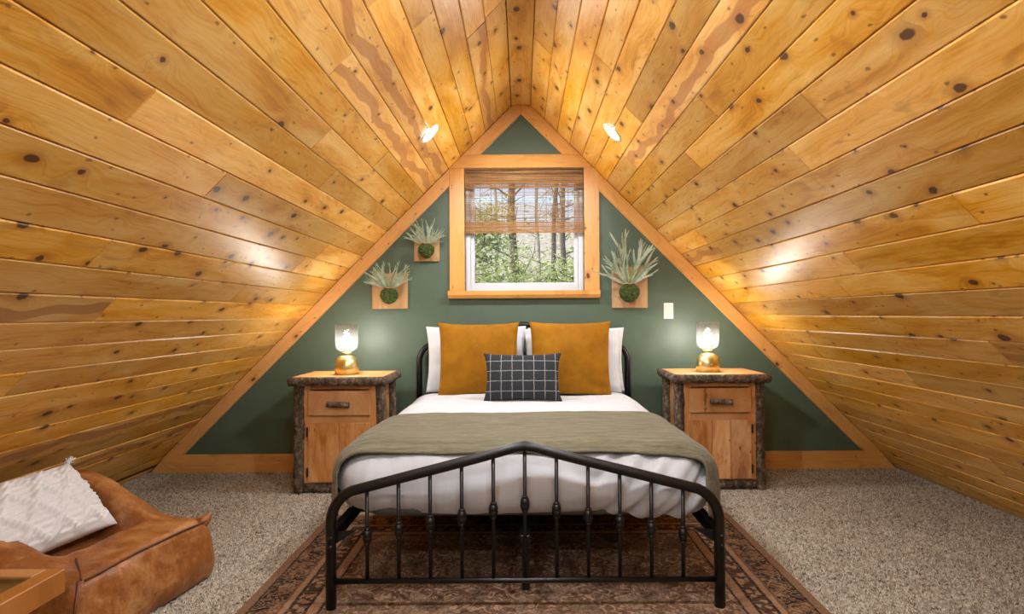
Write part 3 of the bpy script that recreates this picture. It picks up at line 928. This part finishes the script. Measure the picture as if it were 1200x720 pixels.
def duvet_disp(p, n):
    d = 0.012 * N3(p.x * 2.2, p.y * 2.2, p.z * 3) + 0.006 * N3(p.x * 6, p.y * 5, p.z * 6 + 4)
    if n.y < -0.3:        # folds on the foot end, slanting where the cloth is pulled to one side
        k = max(0, min(1, (p.x + .05) / .35))
        s = p.x * 0.8 - p.z * 0.75 * k
        d += (0.006 + 0.017 * k) * mnoise.noise(Vector((s * 26, p.z * 3, 1.3)))
        d += 0.016 * N3(p.x * 3.4, p.z * 8, 7.7)
    if p.z < 0.42 and abs(n.z) < .9:
        d += 0.010 * N3(p.x * 5 + 3, p.y * 5, 2.2)
    return d
dv = obj('duvet', rbox(BX - .803, BX + .803, 2.425, 4.38, .287, .612, .190, 130, 90, 26, faces=('top', 'foot', 'left', 'right', 'head'), disp=duvet_disp), mat_sheet, None, True)
tag(dv, 'white cotton duvet tucked round the bed, creased at the foot', 'duvet')

# olive throw: follows the duvet a little outside it
BLY0, BLY1 = 2.468, 3.235
def blanket():
    bm = nb()
    x0, x1, z1, r, rv, zl = BX - .824, BX + .826, .633, .195, .160, .330
    nv = 70
    # section across the bed: left hem up, over, right hem down
    sec = []
    for i in range(14):
        sec.append((x0 + (-0.0), zl + (z1 - rv - zl) * i / 14, -1, 0))
    for i in range(14):
        a = math.pi * (1 - i / 28)
        sec.append((x0 + r + r * math.cos(a), z1 - rv + rv * math.sin(a), math.cos(a), math.sin(a)))
    for i in range(61):
        sec.append((x0 + r + (x1 - x0 - 2 * r) * i / 60, z1, 0, 1))
    for i in range(1, 15):
        a = math.pi / 2 * (1 - i / 14)
        sec.append((x1 - r + r * math.cos(a), z1 - rv + rv * math.sin(a), math.cos(a), math.sin(a)))
    for i in range(1, 15):
        sec.append((x1, z1 - rv + (zl - z1 + rv) * i / 14, 1, 0))
    rows = []
    for j in range(nv + 1):
        f = j / nv
        row = []
        for (x, z, nx, nz) in sec:
            sy = 0.022 * N3(x * 1.7, 3.1, 0.5) + 0.010 * N3(x * 6, 1.1, 0.5)
            ya, yb = BLY0 + sy * 0.8 - 0.055 * max(0, (x + .1) / .92) ** 1.5, BLY1 + sy + 0.02 * (x / .78)
            y = ya + (yb - ya) * f
            # round the foot corner: close to the foot the surface drops and draws in
            drop = 0.0
            yc = 2.412 + r
            if y < yc:
                th = min((yc - y) / r, 1.5)
                y, drop = yc - r * math.sin(th), rv * (1 - math.cos(th))
            cx = x - nx * drop * (r / rv) * abs(nx) * 0.98
            cz = z - drop * max(nz, 0) * 0.95
            k = 0.010 * N3(x * 2.2, y * 2.2, z * 3) + 0.0045 * N3(x * 3, y * 26, z * 10) + 0.003 * N3(x * 9, y * 40, z * 20)
            if abs(nx) > .8:
                k += 0.014 * N3(y * 7, z * 3, 5.5 + nx) * (1 - (z - zl) / (z1 - zl))
            row.append(bm.verts.new((cx + nx * k, y, cz + nz * k)))
        rows.append(row)
    for j in range(nv):
        for i in range(len(sec) - 1):
            bm.faces.new((rows[j][i], rows[j][i + 1], rows[j + 1][i + 1], rows[j + 1][i]))
    return bm
bk = obj('throw_blanket', blanket(), mat_blanket, None, True)
sm = bk.modifiers.new('thickness', 'SOLIDIFY'); sm.thickness = 0.008; sm.offset = -1
tag(bk, 'olive green crinkled gauze throw spread across the foot of the bed', 'blanket')

# ------------------------------------------------------------------ pillows
def pillow(w, h, t, n=34, pinch=0.06, wr=0.006, seed=0.0, ears=0.0, power=0.42, freq=9.0, extra=None):
    """origin at bottom centre; x width, z height, y thickness"""
    bm = nb()
    def P(u, v, s):
        pu = pinch * (1 - v * v)
        pv = pinch * (1 - u * u)
        x = w / 2 * u * (1 - pu * abs(u) ** 3) * (1 + ears * (u * u * v * v) ** 3)
        z = h / 2 * v * (1 - pv * abs(v) ** 3) * (1 + ears * (u * u * v * v) ** 3)
        e = max(0.0, (1 - u * u) * (1 - v * v))
        y = s * t / 2 * e ** power
        f = e ** 0.25
        edge = 1 - e ** 0.5
        if e > 0:
            y += s * f * (wr * N3(x * freq + seed, z * freq, s * 2 + seed) + wr * 1.2 * edge * N3((x * z) * 40 + x * 14 + seed, z * 14, seed))
            y += s * wr * .9 * f * (abs(u) ** 5 * N3(z * 38 + seed, x * 5, 3.3) + abs(v) ** 5 * N3(x * 38 + seed, z * 5, 8.1))
            if extra:
                y += s * extra(x, z, e)
        return (x, y, z + h / 2)
    g = {}
    for s in (-1, 1):
        for i in range(n + 1):
            for j in range(n + 1):
                u = math.sin(math.pi / 2 * (2 * i / n - 1)); v = math.sin(math.pi / 2 * (2 * j / n - 1))
                b = i in (0, n) or j in (0, n)
                key = (i, j, 0 if b else s)
                if key not in g:
                    g[key] = bm.verts.new(P(u, v, s))
    for s in (-1, 1):
        for i in range(n):
            for j in range(n):
                vs = []
                for a, b in ((i, j), (i + 1, j), (i + 1, j + 1), (i, j + 1)):
                    bd = a in (0, n) or b in (0, n)
                    vs.append(g[(a, b, 0 if bd else s)])
                bm.faces.new(vs if s < 0 else vs[::-1])
    return bm
def put(o, loc, lean=0.0, rz=0.0, tilt=0.0):
    o.matrix_world = Matrix.Translation(loc) @ Matrix.Rotation(rz, 4, 'Z') @ Matrix.Rotation(-lean, 4, 'X') @ Matrix.Rotation(tilt, 4, 'Y')
    return o
WG = 'white sleeping pillows against the headboard'
p = put(obj('pillow', pillow(.715, .47, .13, seed=1.0, wr=.016), mat_pcase, None, True), (-.330, 4.300, .605), .05, .02)
tag(p, 'white pillow behind the mustard cushion on the leather lounge side', 'pillow', WG)
p = put(obj('pillow', pillow(.69, .455, .085, seed=5.0, wr=.012), mat_pcase, None, True), (.385, 4.332, .605), .03, -.02)
tag(p, 'white pillow rearmost on the light switch side, against the headboard', 'pillow', WG)
p = put(obj('pillow', pillow(.685, .45, .11, seed=9.0, wr=.016), mat_pcase, None, True), (.352, 4.240, .605), .05, -.03)
tag(p, 'white pillow between the rearmost pillow and a mustard cushion', 'pillow', WG)
YG = 'mustard velvet cushions'
p = put(obj('throw_pillow', pillow(.545, .50, .15, seed=2.0, wr=.016, ears=.03, pinch=.045, freq=6), mat_velvet, None, True), (-.300, 4.115, .602), .12, .02)
tag(p, 'square mustard velvet cushion on the leather lounge side of the bed', 'cushion', YG)
p = put(obj('throw_pillow', pillow(.545, .50, .15, seed=7.0, wr=.018, ears=.03, pinch=.045, freq=6), mat_velvet, None, True), (.325, 4.100, .605), .12, -.03)
tag(p, 'square mustard velvet cushion on the light switch side of the bed', 'cushion', YG)
p = put(obj('lumbar_pillow', pillow(.49, .305, .13, seed=12.0, wr=.004, ears=.03, pinch=.07, freq=6), mat_plaid, None, True), (.0, 3.83, .606), .22, 0.0)
tag(p, 'charcoal lumbar cushion with a white windowpane check', 'cushion')

# ------------------------------------------------------------------ nightstands
def nightstand(cx, fy, hinge, label, seed, boards):
    e = tag(empty('nightstand', (cx, fy, 0)), label, 'nightstand', 'rustic log nightstands')
    T, W2, D = .763, .312, .455
    # top: boards framed by bark-covered half logs
    bm = box(nb(), -W2 + .02, W2 - .02, .02, D - .01, T - .045, T, .003)
    top = obj('top', bm, mat_ns_x, e)
    for (a, b) in (((-W2, .022, T - .028), (W2, .022, T - .028)), ((-W2 + .02, .01, T - .028), (-W2 + .02, D, T - .028)), ((W2 - .02, .01, T - .028), (W2 - .02, D, T - .028))):
        bm = lumpy_log(nb(), a, b, .029, 14, 30, .16, seed + a[0], .004)
        for v in bm.verts:                       # sawn flat on top, level with the boards
            v.co.z = min(v.co.z, T - .0005)
        obj('bark_edge', bm, mat_bark, top, True)
    for sx in (-1, 1):
        for y, r in ((.075, .034), (D - .05, .031)):
            bm = lumpy_log(nb(), (sx * .268, y, 0), (sx * .262, y, T - .050), r, 14, 34, .17, seed + sx * 3 + y * 7, .013 * sx)
            obj('log_post', bm, mat_bark, e, True)
    fx = .236
    # carcass
    bm = nb()
    box(bm, -fx - .012, -fx + .012, .075, D - .04, .07, T - .045)
    box(bm, fx - .012, fx + .012, .075, D - .04, .07, T - .045)
    box(bm, -fx, fx, D - .055, D - .042, .07, T - .045)
    box(bm, -fx, fx, .08, D - .05, .07, .088)
    obj('body', bm, mat_ns_z, e)
    for x0, x1 in ((-fx, -fx + .048), (fx - .048, fx)):
        obj('stile', box(nb(), x0, x1, .062, .082, .07, T - .046, .002), mat_ns_z, e)
    for z0, z1 in ((.677, T - .046), (.458, .506), (.07, .092)):
        obj('rail', box(nb(), -fx + .048, fx - .048, .062, .082, z0, z1, .002), mat_ns_x, e)
    dr = obj('drawer', box(nb(), -.203, .203, .043, .062, .509, .670, .005), mat_ns_x, e)
    hd = nb()
    lumpy_log(hd, (-.070, .022, .587), (.070, .022, .583), .0175, 12, 12, .13, seed + 5, .003)
    obj('log_handle', hd, mat_bark, dr, True)
    for x in (-.045, .045):
        obj('handle_peg', tube(nb(), [(x, .022, .585), (x, .05, .585)], .009, 8), mat_ns_z, dr)
    door = obj('door', box(nb(), -.196, .196, .052, .066, .086, .456, .002), mat_ns_z, e)
    x = -.202
    for wf in boards:
        w = .404 * wf
        obj('door_board', box(nb(), x + .0014, x + w - .0014, .043, .0525, .080, .462, .0025), mat_ns_z, door)
        x += w
    for z in (.145, .405):
        bm = nb()
        box(bm, hinge * .206 - .006, hinge * .206 + .006, .040, .060, z - .026, z + .026, .001)
        tube(bm, [(hinge * .206, .039, z - .03), (hinge * .206, .039, z + .03)], .004, 8)
        obj('hinge', bm, mat_iron, door)
    bm = lumpy_log(nb(), (-.24, .082, .040), (.24, .082, .040), .034, 12, 20, .10, seed + 8, .004)
    obj('bottom_log', bm, mat_bark, e, True)
    return e
nightstand(-1.186, 3.852, -1, 'log-trimmed pine nightstand on the leather lounge side of the bed', 1.0, (.5, .5))
nightstand(1.284, 3.880, 1, 'log-trimmed pine nightstand under the light switch side of the bed', 21.0, (.36, .30, .34))

# ------------------------------------------------------------------ table lamps
def lamp(x, y, label):
    e = tag(empty('table_lamp', (x, y, .763)), label, 'lamp', 'brass table lamps on the nightstands')
    base = [(.074, 0.0), (.077, .003), (.078, .045), (.0765, .068), (.071, .090), (.060, .109), (.045, .122), (.030, .129), (.024, .131)]
    obj('lamp_base', lathe(nb(), base, 40), mat_brass, e, True)
    obj('neck', lathe(nb(), [(.024, .130), (.030, .134), (.034, .141), (.034, .146), (.024, .148)], 32), mat_brass, e, True)
    obj('socket', lathe(nb(), [(.017, .147), (.017, .180), (.012, .184)], 20), mat_brass, e, True)
    sh = [(.022, .1485), (.044, .153), (.060, .162), (.070, .176), (.0745, .195), (.0755, .22), (.0755, .335),
          (.0730, .335), (.0730, .22), (.0720, .196), (.068, .179), (.058, .166), (.043, .157), (.022, .152)]
    obj('glass_shade', lathe(nb(), sh, 40, cap=False), mat_smoke, e, True)
    bl_ = [(.011, .184), (.013, .192), (.022, .206), (.0265, .220), (.0265, .230), (.022, .243), (.013, .252), (.004, .255)]
    obj('bulb', lathe(nb(), bl_, 20), mat_bulb, e, True)
    obj('dimmer_knob', lathe(nb(), [(.005, 0), (.005, .006), (.003, .008)], 10), mat_brass, e, True, mw=Matrix.Translation((0, -.0765, .055)) @ Matrix.Rotation(math.pi / 2, 4, 'X'))
    return e
lamp(at(406.5, 439, 4.055).x, 4.055, 'brass dome lamp with smoky glass shade on the nightstand beside the lounge')
lamp(at(829.5, 436, 4.085).x, 4.085, 'brass dome lamp with smoky glass shade on the nightstand below the light switch')

# ------------------------------------------------------------------ light switch
c = at(783.3, 364.5, WY)
sw_ = tag(empty('light_switch', (c.x, WY, c.z)), 'white rocker light switch on the green wall', 'light switch')
obj('wall_plate', box(nb(), -.0355, .0355, -.007, 0, -.059, .059, .003), mat_switch, sw_)
obj('rocker', box(nb(), -.0165, .0165, -.0105, -.006, -.033, .033, .002), mat_switch, sw_)

# ------------------------------------------------------------------ staghorn ferns mounted on boards
def frond(bm, ln, w, r):
    """antler-shaped leaf along +Z: one blade that widens, then forks into long tines"""
    def ribbon(p, d, length, w0, w1, bend, n=6, tip=False):
        prev = None
        q = Vector(p)
        dd = Vector(d)
        for i in range(n + 1):
            f = i / n
            side = Vector((dd.z, 0, -dd.x)).normalized()
            ww = (w0 + (w1 - w0) * f) * (.3 if tip and i == n else 1)
            a = bm.verts.new(q - side * ww); b = bm.verts.new(q + side * ww); m_ = bm.verts.new(q + Vector((0, .25 * ww, 0)))
            if prev:
                bm.faces.new((prev[0], prev[2], m_, a)); bm.faces.new((prev[2], prev[1], b, m_))
            prev = (a, b, m_)
            if i < n:
                q = q + dd * (length / n)
                dd = (dd + Vector(bend) * (1 / n)).normalized()
        return q, dd
    sw = r.uniform(-.35, .35)
    tip, d = ribbon((0, 0, 0), (0, 0, 1), ln * r.uniform(.42, .58), w * .45, w * 1.05, (sw, -r.uniform(.05, .30), 0))
    for s in ((-1, 1) if r.random() < .6 else (-1, 0.1, 1)):
        dd = (d + Vector((s * r.uniform(.22, .42), r.uniform(-.1, .1), 0))).normalized()
        st_ = tip + Vector((d.z, 0, -d.x)) * s * w * .48 - d * .006
        t2, d2 = ribbon(st_, dd, ln * r.uniform(.30, .50), w * .56, w * .26, (-s * r.uniform(-.1, .35), -.25, -.05), 6, True)
        if r.random() < .55:
            ribbon(t2 - d2 * ln * .20, (d2 + Vector((s * .45, 0, .1))).normalized(), ln * .17, w * .32, w * .14, (0, -.2, 0), 4, True)
    return bm
def fern(cpx, cpy, bw, bh, moss_px, moss_py, mr, fronds, label, seed):
    c = at(cpx, cpy, WY)
    e = tag(empty('mounted_fern', (c.x, WY, c.z)), label, 'wall plant', 'staghorn ferns on wooden boards')
    brd = nb()
    box(brd, -bw / 2, bw / 2, -.020, 0, -bh / 2, bh / 2, .002)
    obj('wall_board', brd, mat_cedar, e)
    mp = at(moss_px, moss_py, WY - .06)
    mc = Vector((mp.x - c.x, -.020 - mr * .62, mp.z - c.z))
    bm = nb()
    bmesh.ops.create_icosphere(bm, subdivisions=4, radius=1)
    for v in bm.verts:
        d = v.co.normalized()
        k = mr * (1 + .06 * N3(d.x * 5 + seed, d.y * 5, d.z * 5) + .05 * N3(d.x * 16, d.y * 16 + seed, d.z * 16))
        zz = d.z * (1.0 if d.z < 0 else .82)
        v.co = Vector((d.x * k * (1 - .12 * max(0, -d.z)), d.y * k * .72, zz * k)) + mc
    obj('moss_ball', bm, mat_moss, e, True)
    bm = nb()
    a = [mc + Vector((mr * .55 * math.cos(t), mr * .42 * math.sin(t), mr * (.80 + .04 * math.sin(5 * t)))) for t in [k * math.pi / 10 for k in range(20)]]
    tube(bm, a + [a[0]], .0045, 6)
    obj('twine', bm, mat_cedar, e, True)
    r = random.Random(seed)
    for k, (ang_, ln, fwd, young) in enumerate(fronds):
        bm = frond(nb(), ln, ln * r.uniform(.040, .062), r)
        mw = Matrix.Translation(mc + Vector((math.sin(ang_) * mr * .35, -abs(fwd) * .03 + .01, mr * .72))) @ Matrix.Rotation(ang_, 4, 'Y') @ Matrix.Rotation(fwd, 4, 'X') @ Matrix.Rotation(r.uniform(-.5, .5), 4, 'Z')
        o = obj('leaf', bm, mat_ferny if young else mat_fern, e, True, mw=mw)
    return e
def fan(n, ln, spread, seed, young=1, bias=None):
    r = random.Random(seed)
    out = []
    for i in range(n):
        f = -1 + 2 * i / (n - 1)
        a = f * spread + r.uniform(-.20, .20)
        l = ln * (1 - .15 * abs(f)) * r.uniform(.62, 1.08)
        out.append((a, l, r.uniform(.02, .34), False))
    for k in range(young):
        out.append((r.uniform(-.2, .2), ln * .5, .5, True))
    return out
fern(457.5, 341.5, .262, .262, 456, 346, .066, fan(17, .245, 1.10, 3), 'staghorn fern on the larger square cedar board of the pair', 3)
fern(500.5, 292, .185, .185, 499.5, 293, .060, fan(17, .235, 1.15, 8, 0), 'staghorn fern on the small cedar board close to the window', 8)
fern(737.5, 337, .262, .305, 737.5, 342.5, .076, fan(19, .41, 1.0, 14, 2), 'tall staghorn fern on a cedar board above the light switch side of the bed', 14)

# ------------------------------------------------------------------ leather lounge
A = Vector((.17, .9854, 0)); B = Vector((-.9854, .17, 0))
C0 = Vector((-1.515, 2.05, 0))
LA, LB = .64, .78
lg = tag(empty('lounge_chair', C0), 'low slouchy cognac leather lounge chair under the pine slope', 'lounge chair')
def lounge():
    bm = nb()
    na, nbb, nz = 44, 50, 18
    def ss(x, a, b):
        t = max(0, min(1, (x - a) / (b - a)))
        return t * t * (3 - 2 * t)
    def top(a, b):
        rim = .275 + .185 * ss(b, .12, .62)
        inner = min(ss(a, .09, .15), 1 - ss(a, LA - .15, LA - .09)) * ss(b, .17, .25) * (1 - ss(b, LB - .20, LB - .10))
        seat = .275 - .06 * ss(b, .1, .40)
        z = rim + (seat - rim) * inner
        front = (1 - ss(b, .16, .30))
        z -= .010 * front * (1 - math.sin(math.pi * max(0, min(1, a / LA))))
        return z
    def grid(fn, nu, nv):
        vs = [[bm.verts.new(fn(i / nu, j / nv)) for j in range(nv + 1)] for i in range(nu + 1)]
        for i in range(nu):
            for j in range(nv):
                bm.faces.new((vs[i][j], vs[i + 1][j], vs[i + 1][j + 1], vs[i][j + 1]))
    grid(lambda u, v: (u * LA, v * LB, 1.0), na, nbb)
    grid(lambda u, v: (u * LA, 0, v), na, nz)
    grid(lambda u, v: (u * LA, LB, v), na, nz)
    grid(lambda u, v: (0, u * LB, v), nbb, nz)
    grid(lambda u, v: (LA, u * LB, v), nbb, nz)
    bmesh.ops.remove_doubles(bm, verts=bm.verts[:], dist=1e-5)
    rc, rt = .055, .030
    for v in bm.verts:
        a, b, f = v.co
        h = top(a, b)
        # plan rounding
        qa, qb = min(max(a, rc), LA - rc), min(max(b, rc), LB - rc)
        d = Vector((a - qa, b - qb, 0))
        out = Vector((0, 0, 0))
        if d.length > 1e-6:
            out = d.normalized()
            edge = max(abs(d.x), abs(d.y)) / rc
            pa = Vector((qa, qb, 0)) + out * rc * edge
        else:
            pa, edge = Vector((a, b, 0)), 0
        z = f * h
        # soft shoulder at the top edge
        if edge > 0:
            sh_ = rt * (1 - math.sqrt(max(0, 1 - edge ** 4)))
            z -= sh_ * ss(f, .75, 1.0) * .8
        bulge = math.sin(math.pi * min(1, (z / h) ** .62 * .97 + .03)) ** .7 * edge ** 2
        w = N3(a * 5, b * 5, z * 7)
        amt = .050 * bulge + edge * (.012 * w + .008 * N3(a * 14, b * 14, z * 12)) * (1 if z > .01 else 0)
        p_ = pa + out * amt
        zz = z + (1 - edge) * (.010 * N3(a * 6 + 4, b * 6, 1) + .006 * N3(a * 15, b * 15, 3)) * (1 if f > .99 else 0)
        # creases at the far arm
        v.co = A * p_.x + B * p_.y + Vector((0, 0, max(0, zz)))
    return bm, top
bm, ltop = lounge()
body = obj('leather_body', bm, mat_leather, lg, True)
bm = nb()
pts = []
for i in range(25):
    a = .02 + (LA - .04) * i / 24
    pts.append(A * a + B * (-.010 + .004 * N3(a * 7, 1, 1)) + Vector((0, 0, ltop(a, 0) - .012 + .005 * N3(a * 6, 2, 2))))
tube(bm, pts, .0045, 8)
obj('front_seam', bm, mat_seam, lg, True)
bm = nb()
tube(bm, [A * .012 + B * .010 + Vector((0, 0, .255)), A * -.030 + B * -.018 + Vector((0, 0, .15)), A * -.034 + B * -.02 + Vector((0, 0, .08)), A * .0 + B * .01 + Vector((0, 0, .004))], .004, 8)
obj('corner_seam', bm, mat_seam, lg, True)
bm = nb()
tube(bm, [A * (.13 - .11 * f) + B * (.14 - .135 * f) + Vector((0, 0, ltop(.13 - .11 * f, .14 - .135 * f) + .003 - .014 * f ** 6)) for f in [k / 8 for k in range(9)]], .0035, 8)
obj('arm_seam', bm, mat_seam, lg, True)
# puckered leather corner
bm = nb()
tube(bm, [A * (LA - .03) + B * .02 + Vector((0, 0, .235)), A * (LA + .0) + B * -.004 + Vector((0, 0, .262)), A * (LA + .010) + B * -.014 + Vector((0, 0, .285))], [.035, .020, .006], 10)
obj('corner_ear', bm, mat_leather, lg, True)

# knit pillow on the lounge with tassel
def cable(x, z, e):
    """raised diamond bands of braid with ribbed panels between"""
    u, w = (x + z * .8) / .125, (x - z * .8) / .125
    bu, bw = abs((u % 1) - .5), abs((w % 1) - .5)
    band = max(0, 1 - bu / .16), max(0, 1 - bw / .16)
    d = .014 * max(band) ** .5 * (1 + .35 * math.sin((x * .6 - z) * 300))
    if max(band) == 0:
        d += .0035 * math.sin(z * 260)
    return d * min(1, e * 3.5)
kp = obj('knit_pillow', pillow(.50, .34, .17, 110, .05, .010, 33.0, .03, extra=cable), mat_knit, None, True)
kc = Vector((-1.80, 2.36, .262))
up = Vector((-.68, .10, .73)).normalized()
xa = (A - up * A.dot(up)).normalized()
ya = up.cross(xa)
kp.matrix_world = Matrix(((xa.x, ya.x, up.x, kc.x), (xa.y, ya.y, up.y, kc.y), (xa.z, ya.z, up.z, kc.z), (0, 0, 0, 1)))
tag(kp, 'white cable-knit pillow with a tassel leaning in the leather lounge', 'pillow')
bm = nb()
tr_ = random.Random(5)
for k in range(46):
    a = tr_.uniform(0, 6.28); s = tr_.uniform(.2, 1)
    p0 = Vector((.252, 0, .330))
    tube(bm, [p0, p0 + Vector((.012 * math.cos(a) * s, .012 * math.sin(a) * s, .018)), p0 + Vector((.012 + .030 * math.cos(a) * s, .030 * math.sin(a) * s, .034 * tr_.uniform(.5, 1.1)))], .0022, 4)
tas = obj('tassel', bm, mat_knit, kp, True)

# ------------------------------------------------------------------ side table corner
tx, ty, tz = -1.195, 1.575, .500
st = tag(empty('side_table', (tx - .28, ty - .26, 0)), 'oak side table with inset glass top before the leather lounge', 'side table')
def tpart(name, x0, x1, y0, y1, z0, z1, mat, bev=.002, rot=False):
    cx, cy = (x0 + x1) / 2, (y0 + y1) / 2
    if rot:
        bm = box(nb(), -(y1 - y0) / 2, (y1 - y0) / 2, -(x1 - x0) / 2, (x1 - x0) / 2, z0, z1, bev)
        mw = Matrix.Translation((cx, cy, 0)) @ Matrix.Rotation(math.pi / 2, 4, 'Z')
    else:
        bm = box(nb(), -(x1 - x0) / 2, (x1 - x0) / 2, -(y1 - y0) / 2, (y1 - y0) / 2, z0, z1, bev)
        mw = Matrix.Translation((cx, cy, 0))
    return obj(name, bm, mat, st, mw=mw)
hx, hy, fr = .28, .26, .048
tpart('frame_board', hx - fr, hx, -hy, hy, tz - .060, tz, mat_oak)
tpart('frame_board', -hx, -hx + fr, -hy, hy, tz - .060, tz, mat_oak)
tpart('frame_board', -hx + fr, hx - fr, hy - fr, hy, tz - .060, tz, mat_oak, rot=True)
tpart('frame_board', -hx + fr, hx - fr, -hy, -hy + fr, tz - .060, tz, mat_oak, rot=True)
tpart('panel', -hx + fr, hx - fr, -hy + fr, hy - fr, tz - .030, tz - .016, mat_oak)
tpart('glass_top', -hx + fr + .001, hx - fr - .001, -hy + fr + .001, hy - fr - .001, tz - .0155, tz - .006, mat_tabletop, .001)
for sx in (-1, 1):
    for sy in (-1, 1):
        tpart('leg', sx * (hx - .16) - .022, sx * (hx - .16) + .022, sy * (hy - .12) - .022, sy * (hy - .12) + .022, 0, tz - .028, mat_oak)

# ------------------------------------------------------------------ woods outside the window
gb = nb()
rows = []
for j in range(14):
    y = 5.2 + (j / 13) ** 1.3 * 50
    z = -1.6 + 10.5 * max(0, (y - 7) / 48) ** 1.15
    rows.append([gb.verts.new((x, y, z + .5 * N3(x * .2, y * .2, 3))) for x in np.linspace(-30, 30, 22)])
for j in range(13):
    for i in range(21):
        gb.faces.new((rows[j][i], rows[j][i + 1], rows[j + 1][i + 1], rows[j + 1][i]))
struct(obj('ground', gb, mat_litter, None, True), 'leaf-strewn hillside outside the window', 'ground')
def ground_z(y):
    return -1.6 + 10.5 * max(0, (y - 7) / 48) ** 1.15
def tree(px, Y, w, h, seed, leaves, label, zlow=.3, lsize=.06, spread=1.6, far=False):
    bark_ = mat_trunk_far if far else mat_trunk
    r = random.Random(seed)
    X = at(px, 300, Y).x
    zg = ground_z(Y) - .6
    t = tag(empty('forest_tree' if w > .05 else 'forest_shrub', (X, Y, zg)), label, 'tree' if w > .05 else 'shrub', 'woods outside the window')
    bm = nb()
    n_ = 10
    lean_ = r.uniform(-.05, .05)
    pts = [Vector((lean_ * h * i / n_ + .25 * N3(seed, i * .4, 0), .25 * N3(seed + 9, i * .4, 0), h * i / n_)) for i in range(n_ + 1)]
    tube(bm, pts, [w * (1 - .75 * i / n_) for i in range(n_ + 1)], 9)
    obj('trunk', bm, bark_, t, True)
    bm = nb()
    tips = []
    for k in range(26):
        f = r.uniform(zlow, .98)
        i = min(n_ - 1, int(f * n_))
        p = pts[i].lerp(pts[i + 1], f * n_ - i)
        a = r.uniform(0, 6.28)
        L_ = spread * r.uniform(.5, 1.1) * (1.1 - .5 * f)
        q = [p]
        d = Vector((math.cos(a), math.sin(a), r.uniform(.0, .6))).normalized()
        for s in range(5):
            d = (d + Vector((r.uniform(-.3, .3), r.uniform(-.3, .3), r.uniform(-.25, .2)))).normalized()
            q.append(q[-1] + d * L_ / 5)
        tube(bm, q, [max(.004, w * .22 * (1 - s / 5.5)) for s in range(6)], 5)
        tips += q[2:]
        for s in (2, 3, 4):
            d2 = Vector((r.uniform(-1, 1), r.uniform(-1, 1), r.uniform(-.3, .7))).normalized()
            e_ = q[s] + d2 * L_ * .4
            tube(bm, [q[s], q[s].lerp(e_, .5) + Vector((0, 0, r.uniform(-.05, .05))), e_], [.012, .008, .004], 4)
            tips.append(e_)
    obj('branches', bm, bark_, t, True)
    if leaves:
        vs, fs = [], []
        for k in range(leaves):
            c = r.choice(tips) + Vector((r.gauss(0, .16), r.gauss(0, .16), r.gauss(0, .14)))
            u = Vector((r.uniform(-1, 1), r.uniform(-1, 1), r.uniform(-.6, .6))).normalized()
            v_ = u.cross(Vector((r.uniform(-1, 1), r.uniform(-1, 1), 1))).normalized()
            s = lsize * r.uniform(.6, 1.3)
            b = len(vs)
            vs += [c - u * s, c + v_ * s * .45, c + u * s, c - v_ * s * .45]
            fs.append((b, b + 1, b + 2, b + 3))
        f = obj('foliage', (vs, fs), mat_tree, t)
        f['kind'] = 'stuff'
    return t
tree(612, 13.0, .115, 11, 1, 350, 'thick dark trunk standing mid-window in the woods', .25)
tree(643, 16.5, .085, 11, 2, 300, 'slender dark trunk between the thick trunk and the casing by the switch', .2)
tree(668, 11.5, .070, 10, 3, 500, 'slender dark trunk beside the window casing by the switch', .2)
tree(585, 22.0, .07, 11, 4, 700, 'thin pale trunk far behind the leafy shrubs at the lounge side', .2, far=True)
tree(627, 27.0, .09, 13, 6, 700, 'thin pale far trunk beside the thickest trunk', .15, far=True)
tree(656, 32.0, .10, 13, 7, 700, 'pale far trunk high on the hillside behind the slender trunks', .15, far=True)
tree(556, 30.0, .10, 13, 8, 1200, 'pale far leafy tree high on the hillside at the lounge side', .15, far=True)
tree(690, 20.0, .09, 12, 9, 1200, 'leafy tree partly hidden by the casing by the switch', .15)
tree(533, 14.0, .09, 11, 10, 1200, 'leafy tree partly hidden by the casing by the lounge', .15)
tree(560, 8.6, .030, 4.7, 11, 5200, 'leafy light green shrub close to the glass on the lounge side', .45, .032, .7)
tree(590, 10.2, .030, 3.8, 12, 3600, 'low light green shrub in front of the thickest trunk', .45, .032, .6)
tree(636, 9.4, .030, 3.7, 13, 3600, 'low green shrub in front of the slender trunks', .45, .032, .6)
tree(672, 8.4, .030, 3.8, 14, 2800, 'low green shrub at the casing by the switch', .45, .032, .6)
